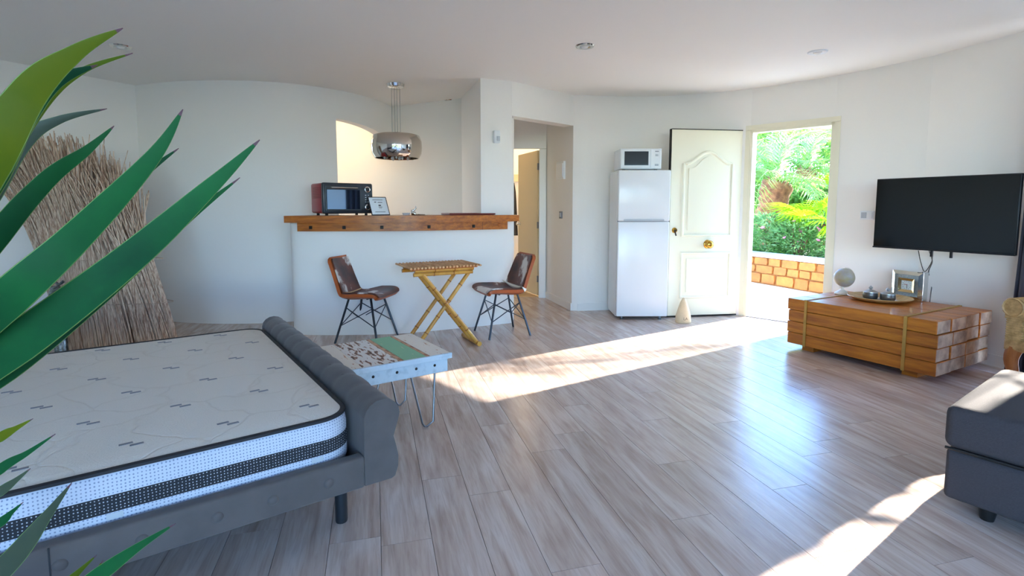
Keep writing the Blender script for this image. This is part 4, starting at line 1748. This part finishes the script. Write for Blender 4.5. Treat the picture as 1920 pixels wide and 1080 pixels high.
# ------------------------------------------------------------------ sofa chaise
sa = math.radians(-54)
so = thing('sofa_chaise', 'charcoal fabric sofa chaise at the right edge', 'sofa', (1.775, 2.06, 0), sa)
# local x along the front face (to the right, nearer), local y away
b = B()
rbox(b, (0.55, 0.42, 0.165), (1.10, 0.84, 0.21), 0.02)
obj('base', b, 'sofa_fabric', so, smooth=50)
b = B()
rbox(b, (0.55, 0.42, 0.362), (1.12, 0.86, 0.176), 0.035, 4)
obj('seat_cushion', b, 'sofa_fabric', so, smooth=50)
b = B()
tube(b, [(0.0, -0.008, 0.275), (1.1, -0.008, 0.275)], 0.006, 6)
obj('seam_piping', b, 'sofa_leg', so)
for x, y in ((0.13, 0.07), (1.0, 0.07), (0.13, 0.77), (1.0, 0.77)):
    b = B()
    lathe(b, [(0, 0), (0.022, 0), (0.034, 0.062), (0, 0.062)], 14, (x, y, 0))
    obj('foot', b, 'sofa_leg', so, smooth=40)

# ------------------------------------------------------------------ foreground plant
CA, CBt = at(-330, 900, 0.88), at(-80, 1230, 0.86)
pt = thing('dracaena_plant', 'potted dracaena with long pointed green leaves in the foreground', 'plant', (CA.x, CA.y, 0))
bo = Vector((CA.x, CA.y, 0))


def blade(pix, depths, w, m, crown, fold=0.34):
    P_ = [crown] + [at(x, y, d) for (x, y), d in zip(pix, depths)]
    pts = catmull(P_, 10)
    n = len(pts)
    b = B()
    L_, R_, M_, El, Er = [], [], [], [], []
    for i, p in enumerate(pts):
        t = i / (n - 1)
        d = (pts[min(i + 1, n - 1)] - pts[max(i - 1, 0)]).normalized()
        view = (p - Vector((0, 0, EYE))).normalized()
        side = d.cross(view).normalized()
        nn = side.cross(d).normalized()
        ww = 0.86 * w * (0.6 + 0.4 * min(1, t / 0.3)) * (1 - max(0, (t - 0.3) / 0.7) ** 1.25) * (1 - 0.25 * max(0, (t - 0.6) / 0.4)) + 0.0006
        M_.append(b.verts.new(p - bo + nn * ww * fold))
        L_.append(b.verts.new(p - bo + side * ww * 0.95 - nn * ww * 0.06))
        R_.append(b.verts.new(p - bo - side * ww * 0.95 - nn * ww * 0.06))
        El.append(b.verts.new(p - bo + side * ww - nn * ww * 0.02))
        Er.append(b.verts.new(p - bo - side * ww - nn * ww * 0.02))
    for i in range(n - 1):
        tip = i > n - 4
        for X, Y_, mi in ((El, L_, 1), (L_, M_, 0), (M_, R_, 0), (R_, Er, 1)):
            f = b.faces.new((X[i], Y_[i], Y_[i + 1], X[i + 1]))
            f.material_index = 2 if tip else mi
    o = obj('leaf', b, [m, 'leaf_edge', 'leaf_tip'], pt, smooth=180)
    md_ = o.modifiers.new('thickness', 'SOLIDIFY')
    md_.thickness = 0.0022
    return o


LV = [
    ([(-30, 690), (230, 495), (400, 345), (487, 262)], (0.78, 0.80, 0.83, 0.86), 0.034, 'leaf_green', CA),
    ([(-40, 730), (180, 560), (340, 420), (450, 333)], (0.84, 0.88, 0.92, 0.96), 0.022, 'leaf_green', CA),
    ([(-40, 612), (140, 447), (285, 296), (343, 205)], (0.74, 0.76, 0.78, 0.80), 0.030, 'leaf_green', CA),
    ([(-40, 612), (130, 450), (260, 335), (335, 278)], (0.84, 0.87, 0.90, 0.93), 0.017, 'leaf_green', CA),
    ([(-40, 490), (80, 345), (165, 280), (214, 236)], (0.88, 0.90, 0.92, 0.94), 0.020, 'leaf_green', CA),
    ([(-60, 375), (50, 180), (140, 100), (230, 53)], (0.70, 0.70, 0.71, 0.72), 0.028, 'leaf_lime', CA),
    ([(-60, 385), (30, 225), (100, 155), (182, 122)], (0.74, 0.75, 0.76, 0.77), 0.029, 'leaf_green', CA),
    ([(-40, 385), (70, 205), (150, 135), (248, 100)], (0.80, 0.82, 0.83, 0.84), 0.013, 'leaf_lime', CA),
    ([(-50, 415), (40, 270), (110, 225), (200, 204)], (0.86, 0.88, 0.90, 0.92), 0.018, 'leaf_olive', CA),
    ([(-60, 660), (20, 590), (80, 530), (134, 487)], (0.92, 0.94, 0.96, 0.98), 0.018, 'leaf_olive', CA),
    ([(-90, 640), (-20, 590), (30, 545), (80, 500)], (0.90, 0.92, 0.93, 0.94), 0.014, 'leaf_olive', CA),
    ([(-90, 960), (0, 880), (50, 850), (102, 815)], (0.80, 0.80, 0.80, 0.80), 0.011, 'leaf_green', CBt),
    ([(-90, 880), (0, 820), (30, 803), (60, 786)], (0.84, 0.84, 0.84, 0.84), 0.011, 'leaf_lime', CBt),
    ([(-80, 980), (0, 922), (30, 900), (55, 880)], (0.78, 0.78, 0.78, 0.78), 0.010, 'leaf_olive', CBt),
    ([(-70, 1150), (30, 1040), (85, 970), (133, 907)], (0.76, 0.75, 0.75, 0.74), 0.021, 'leaf_olive', CBt),
    ([(-70, 1030), (0, 980), (20, 962), (42, 943)], (0.82, 0.82, 0.82, 0.82), 0.010, 'leaf_green', CBt),
    ([(90, 1150), (190, 1075), (260, 1025), (327, 983)], (0.78, 0.77, 0.76, 0.75), 0.017, 'leaf_green', CBt),
    ([(70, 1160), (120, 1100), (150, 1070), (180, 1042)], (0.82, 0.82, 0.82, 0.82), 0.011, 'leaf_lime', CBt),
    ([(90, 1180), (150, 1120), (172, 1085), (192, 1052)], (0.84, 0.84, 0.84, 0.84), 0.010, 'leaf_lime', CBt),
]
for pix, dep, w, m, cr in LV:
    blade(pix, dep, w, m, cr)
b = B()
tube(b, catmull([Vector((0, 0, 0.3)), Vector((0.01, 0.01, 0.5)), CA - bo + Vector((0, 0, 0.03))], 5), 0.028, 10)
obj('stem', b, 'trunk', pt, smooth=60)
b = B()
tube(b, catmull([Vector((0.02, -0.01, 0.3)), (Vector((0.02, 0, 0.3)) + (CBt - bo)) / 2 + Vector((0.03, 0, -0.06)), CBt - bo], 5), 0.022, 10)
obj('stem', b, 'trunk', pt, smooth=60)
b = B()
lathe(b, [(0, 0), (0.11, 0), (0.15, 0.30), (0.16, 0.32), (0.145, 0.32), (0.14, 0.29), (0, 0.29)], 28)
obj('plant_pot', b, 'pot', pt, smooth=40)
b = B()
lathe(b, [(0, 0.302), (0.138, 0.298), (0.138, 0.29)], 20)
obj('soil', b, 'soil', pt)

# ------------------------------------------------------------------ outdoors
b = B()
prism(b, [(-60, -60), (60, -60), (60, 70), (-60, 70)], -0.6, -0.13)
struct(obj('ground', b, 'lawn'), 'green ground around the house')
b = B()
prism(b, [(2.3, 6.3), (2.72, 5.97), (3.3, 5.38), (3.66, 4.95), (4.1, 3.6), (4.75, -3.4), (9, -3.4), (9, 4), (7.5, 9), (4.6, 13), (2.0, 13), (1.9, 6.6)], -0.2, -0.012)
struct(obj('floor_terrace', b, 'terrace'), 'pale paved terrace outside the entrance door')
b = B()
prism(b, [(-7, -3.36), (-7, -6.5), (7, -6.5), (7, -3.42)], -0.2, -0.02)
struct(obj('floor_patio', b, 'terrace'), 'pale patio behind the viewer')

WL = catmull([(3.3, 10.6), (3.72, 9.5), (4.05, 8.72), (4.36, 7.9), (4.6, 7.2), (4.9, 6.4)], 6)
WH = 0.43
sw = thing('stone_wall', 'low orange stone garden wall with grey coping outside the door', 'garden wall')
b = B()
strip(b, WL, -0.05, WH, 0.3)
obj('wall_core', b, 'mortar', sw)
b = B()
strip(b, offset_pts(WL, -0.04), WH, WH + 0.05, 0.38)
obj('coping', b, 'coping', sw, smooth=30)
cum = [0.0]
for p, q_ in zip(WL, WL[1:]):
    cum.append(cum[-1] + (q_ - p).length)


def wl_at(s):
    for i in range(len(WL) - 1):
        if s <= cum[i + 1]:
            t = (s - cum[i]) / (cum[i + 1] - cum[i])
            p = WL[i].lerp(WL[i + 1], t)
            d = (WL[i + 1] - WL[i]).normalized()
            return p, d
    return WL[-1], (WL[-1] - WL[-2]).normalized()


rw = random.Random(21)
zr = [0.0, 0.17, 0.30, WH - 0.005]
for z0, z1 in zip(zr, zr[1:]):
    s = 0.02 + rw.random() * 0.1
    while s < cum[-1] - 0.1:
        ln = rw.uniform(0.2, 0.42)
        p, d = wl_at(s + ln / 2)
        nn = Vector((d.y, -d.x))
        hh = (z1 - z0) / 2 - 0.003 + rw.uniform(-0.004, 0.01)
        b = B()
        ring = []
        for ca, sa_ in ((1, 0), (0.92, 0.9), (0.1, 1), (-0.9, 0.92), (-1, 0), (-0.93, -0.9), (0.1, -1), (0.9, -0.93)):
            ring.append((ca * (ln / 2 - 0.004) * rw.uniform(0.93, 1.0), sa_ * hh * rw.uniform(0.9, 1.04)))
        k = len(ring)
        fr_ = [b.verts.new((x * 0.96, -rw.uniform(0.02, 0.035), z * 0.93)) for x, z in ring]
        bk = [b.verts.new((x, 0.0, z)) for x, z in ring]
        b.faces.new(fr_)
        for j in range(k):
            b.faces.new((fr_[j], bk[j], bk[(j + 1) % k], fr_[(j + 1) % k]))
        obj('stone', b, 'stone', sw, (p.x, p.y, (z0 + z1) / 2), (0, 0, math.atan2(d.y, d.x)))
        s += ln
b = B()
strip(b, offset_pts(WL, 0.3), -0.12, 0.36, 5.0)
struct(obj('ground_planter', b, 'soil'), 'raised planting bed behind the stone wall')


def feather(L_, nl, droop, rg_, wl=0.03, ll=0.42):
    """one feather palm frond growing along +x from the origin, arching"""
    b = B()
    pts = []
    for i in range(nl + 1):
        t = i / nl
        pts.append(Vector((L_ * (t - 0.12 * t * t * droop), 0, L_ * (0.55 * t - (0.55 + 0.45 * droop) * t * t))))
    tube(b, pts[::3] + [pts[-1]], 0.018, 5, radii=[0.02 * (1 - 0.85 * i / (len(pts[::3]))) for i in range(len(pts[::3]) + 1)])
    for i in range(3, nl + 1):
        t = i / nl
        d = (pts[i] - pts[i - 1]).normalized()
        ln = ll * (0.5 + 0.5 * math.sin(PI * min(1, t * 0.85 + 0.15))) * rg_.uniform(0.85, 1.1)
        for s in (-1, 1):
            v = (d * 0.65 + Vector((0, s * 0.85, 0)) + Vector((0, 0, rg_.uniform(-0.1, 0.3)))).normalized()
            p = pts[i]
            w = Vector((0, 0, 1)).cross(v).normalized() * wl * 0.5
            e = p + v * ln + Vector((0, 0, -ln * 0.25))
            m_ = p + v * ln * 0.55
            b.faces.new([b.verts.new(q_) for q_ in (p - w * 0.5, m_ - w, e, m_ + w, p + w * 0.5)])
    return b


def palm(label, loc, zc, L_, nf, m, seed, trunk_r=0.16, elev=(-0.35, 1.1), nl=34, name='date_palm'):
    rg_ = random.Random(seed)
    t = thing(name, label, 'palm tree', (loc[0], loc[1], 0))
    b = B()
    pts, rad = [], []
    for i in range(15):
        pts.append((0.05 * math.sin(i * 0.6), 0, zc * i / 14))
        rad.append(trunk_r * (1.12 if i % 2 else 0.92) * (1.15 if i > 11 else 1))
    pts += [(0, 0, zc + 0.12), (0, 0, zc + 0.3)]
    rad += [trunk_r * 0.8, trunk_r * 0.15]
    tube(b, pts, trunk_r, 12, radii=rad)
    obj('trunk', b, 'palm_trunk', t, smooth=50)
    protos = []
    for v in range(3):
        o = obj('frond', feather(L_, nl, 0.7 + 0.4 * v, rg_), m, t, (0, 0, zc))
        protos.append(o)
    for i in range(nf):
        az = i * 2.39996 + rg_.uniform(-0.2, 0.2)
        el = elev[0] + (elev[1] - elev[0]) * ((i * 0.618) % 1)
        o = protos[i] if i < 3 else dup(protos[i % 3], 'frond', t)
        o.location = (0.08 * math.cos(az), 0.08 * math.sin(az), zc)
        o.rotation_euler = (rg_.uniform(-0.3, 0.3), -el, az)
        s = rg_.uniform(0.85, 1.1)
        o.scale = (s, s, s)
    return t


palm('thick date palm with brown trunk beyond the stone wall', (5.75, 11.6), 1.75, 2.6, 26, 'frond_far', 3, 0.28, (-0.5, 1.25))
palm('tall date palm overhanging the entrance door', (7.05, 9.05), 4.6, 2.9, 22, 'frond', 9, 0.16, (-0.45, 0.7), name='overhanging_palm')
palm('far date palm filling the back of the garden', (8.6, 15.5), 2.3, 2.6, 26, 'frond_far', 15, 0.25, (-0.5, 1.2))


def fan_palm(label, loc, zc, seed):
    rg_ = random.Random(seed)
    t = thing('fan_palm', label, 'palm tree', (loc[0], loc[1], 0))
    b = B()
    tube(b, [(0, 0, 0.2), (0, 0, zc * 0.5), (0.02, 0, zc)], 0.09, 10)
    obj('trunk', b, 'palm_trunk', t, smooth=50)
    proto = None
    for i in range(16):
        az = i * 2.39996
        el = -0.35 + 1.2 * ((i * 0.618) % 1)
        if proto is None:
            b = B()
            tube(b, [(0, 0, 0), (0.35, 0, 0.02), (0.6, 0, 0)], 0.012, 5)
            for k in range(30):
                a = math.radians(-125 + 250 * k / 29)
                ln = 0.62 * (0.8 + 0.2 * math.cos(a))
                v = Vector((math.cos(a), math.sin(a), 0))
                w = Vector((-v.y, v.x, 0)) * 0.026
                p = Vector((0.6, 0, 0))
                m_ = p + v * ln * 0.6 + Vector((0, 0, 0.012 * (1 if k % 2 else -1)))
                e = p + v * ln + Vector((0, 0, -0.12))
                b.faces.new([b.verts.new(q_) for q_ in (p, m_ - w, e, m_ + w)])
            proto = o = obj('fan_leaf', b, 'fan', t)
        else:
            o = dup(proto, 'fan_leaf', t)
        o.location = (0, 0, zc)
        o.rotation_euler = (rg_.uniform(-0.4, 0.4), -el, az)
        s = rg_.uniform(0.6, 0.85)
        o.scale = (s, s, s)


fan_palm('bright green fan palm beside the doorway', (5.35, 8.95), 1.0, 5)
fan_palm('second fan palm further back in the garden', (7.1, 10.6), 1.6, 8)


def bush(label, loc, rad, hgt, n, m, seed, flowers=0, name='oleander_bush', cat='bush', ls=0.09, stems=7):
    rg_ = random.Random(seed)
    t = thing(name, label, cat, loc)
    b = B()
    for i in range(n):
        a, u = rg_.uniform(0, 2 * PI), rg_.uniform(0, 1)
        r = rad * math.sqrt(rg_.uniform(0.15, 1)) * math.sin(PI * (0.18 + 0.74 * u)) ** 0.6
        p = Vector((r * math.cos(a), r * math.sin(a), hgt * u))
        v = Vector((math.cos(a) + rg_.uniform(-0.8, 0.8), math.sin(a) + rg_.uniform(-0.8, 0.8), rg_.uniform(-0.4, 0.9))).normalized()
        w = v.cross(Vector((rg_.uniform(-1, 1), rg_.uniform(-1, 1), rg_.uniform(-1, 1)))).normalized() * ls * 0.17
        l_ = ls * rg_.uniform(0.8, 1.6)
        b.faces.new([b.verts.new(q_) for q_ in (p, p + v * l_ * 0.5 + w, p + v * l_, p + v * l_ * 0.5 - w)])
    o = obj('foliage', b, m, t)
    o['kind'] = 'stuff'
    b = B()
    for i in range(stems):
        a = 2 * PI * i / stems
        tube(b, [(0.03 * math.cos(a), 0.03 * math.sin(a), 0), (rad * 0.3 * math.cos(a), rad * 0.3 * math.sin(a), hgt * 0.5), (rad * 0.6 * math.cos(a + 0.3), rad * 0.6 * math.sin(a + 0.3), hgt * 0.85)], 0.015, 5, radii=[0.02, 0.014, 0.006])
    obj('stems', b, 'trunk', t)
    proto = None
    for i in range(flowers):
        a, u = rg_.uniform(0, 2 * PI), rg_.uniform(0.35, 1.0)
        r = rad * 1.02 * math.sin(PI * (0.18 + 0.74 * u)) ** 0.6
        if proto is None:
            b = B()
            for k in range(5):
                q_ = 2 * PI * k / 5
                c_, s_ = math.cos(q_), math.sin(q_)
                b.faces.new([b.verts.new(x) for x in ((0, 0, 0), (0.022 * c_ - 0.018 * s_, 0.022 * s_ + 0.018 * c_, 0.014), (0.042 * c_, 0.042 * s_, 0.02), (0.022 * c_ + 0.018 * s_, 0.022 * s_ - 0.018 * c_, 0.014))])
            proto = f_ = obj('flower', b, 'flower_pink', t)
        else:
            f_ = dup(proto, 'flower', t)
        f_.location = (r * math.cos(a), r * math.sin(a), hgt * u)
        f_.rotation_euler = (rg_.uniform(-1, 1), rg_.uniform(-1, 1), a)


bush('leafy tree outside the side window', (6.7, 4.95, -0.1), 1.1, 4.3, 620, 'tree_leaf', 77, 0, 'garden_tree', 'tree', 0.3, 6)
bush('oleander bush with pink flowers left behind the stone wall', (4.75, 9.5, 0.36), 0.5, 0.75, 2600, 'bush', 1, 26)
bush('oleander bush with pink flowers in the middle behind the stone wall', (5.0, 9.1, 0.36), 0.5, 0.7, 2400, 'bush', 2, 18)
bush('low oleander bush beside the fan palm', (5.35, 8.1, 0.36), 0.4, 0.4, 1500, 'bush', 3, 6)
for i, (x, y, r, h, lb) in enumerate(((6.4, 19, 2.6, 4.4, 'leafy garden tree straight behind the date palm'), (11.0, 21, 2.8, 4.8, 'leafy garden tree at the right of the garden'), (7.6, 13.0, 1.0, 1.8, 'leafy green shrub between the palms'), (13.5, 17, 2.4, 4.2, 'leafy garden tree hidden furthest right'))):
    bush(lb, (x, y, -0.13), r, h, 7000, 'tree_leaf', 30 + i, 0, 'garden_tree', 'tree', 0.3, 9)
for i, (x, y, r, h, lb) in enumerate(((-3.5, -14, 2.6, 3.6, 'round patio tree reflected in the oven glass'), (4.5, -17, 2.2, 3.2, 'small patio tree behind the viewer'))):
    bush(lb, (x, y, -0.13), r, h, 2500, 'tree_leaf', 60 + i, 0, 'patio_tree', 'tree', 0.35, 9)
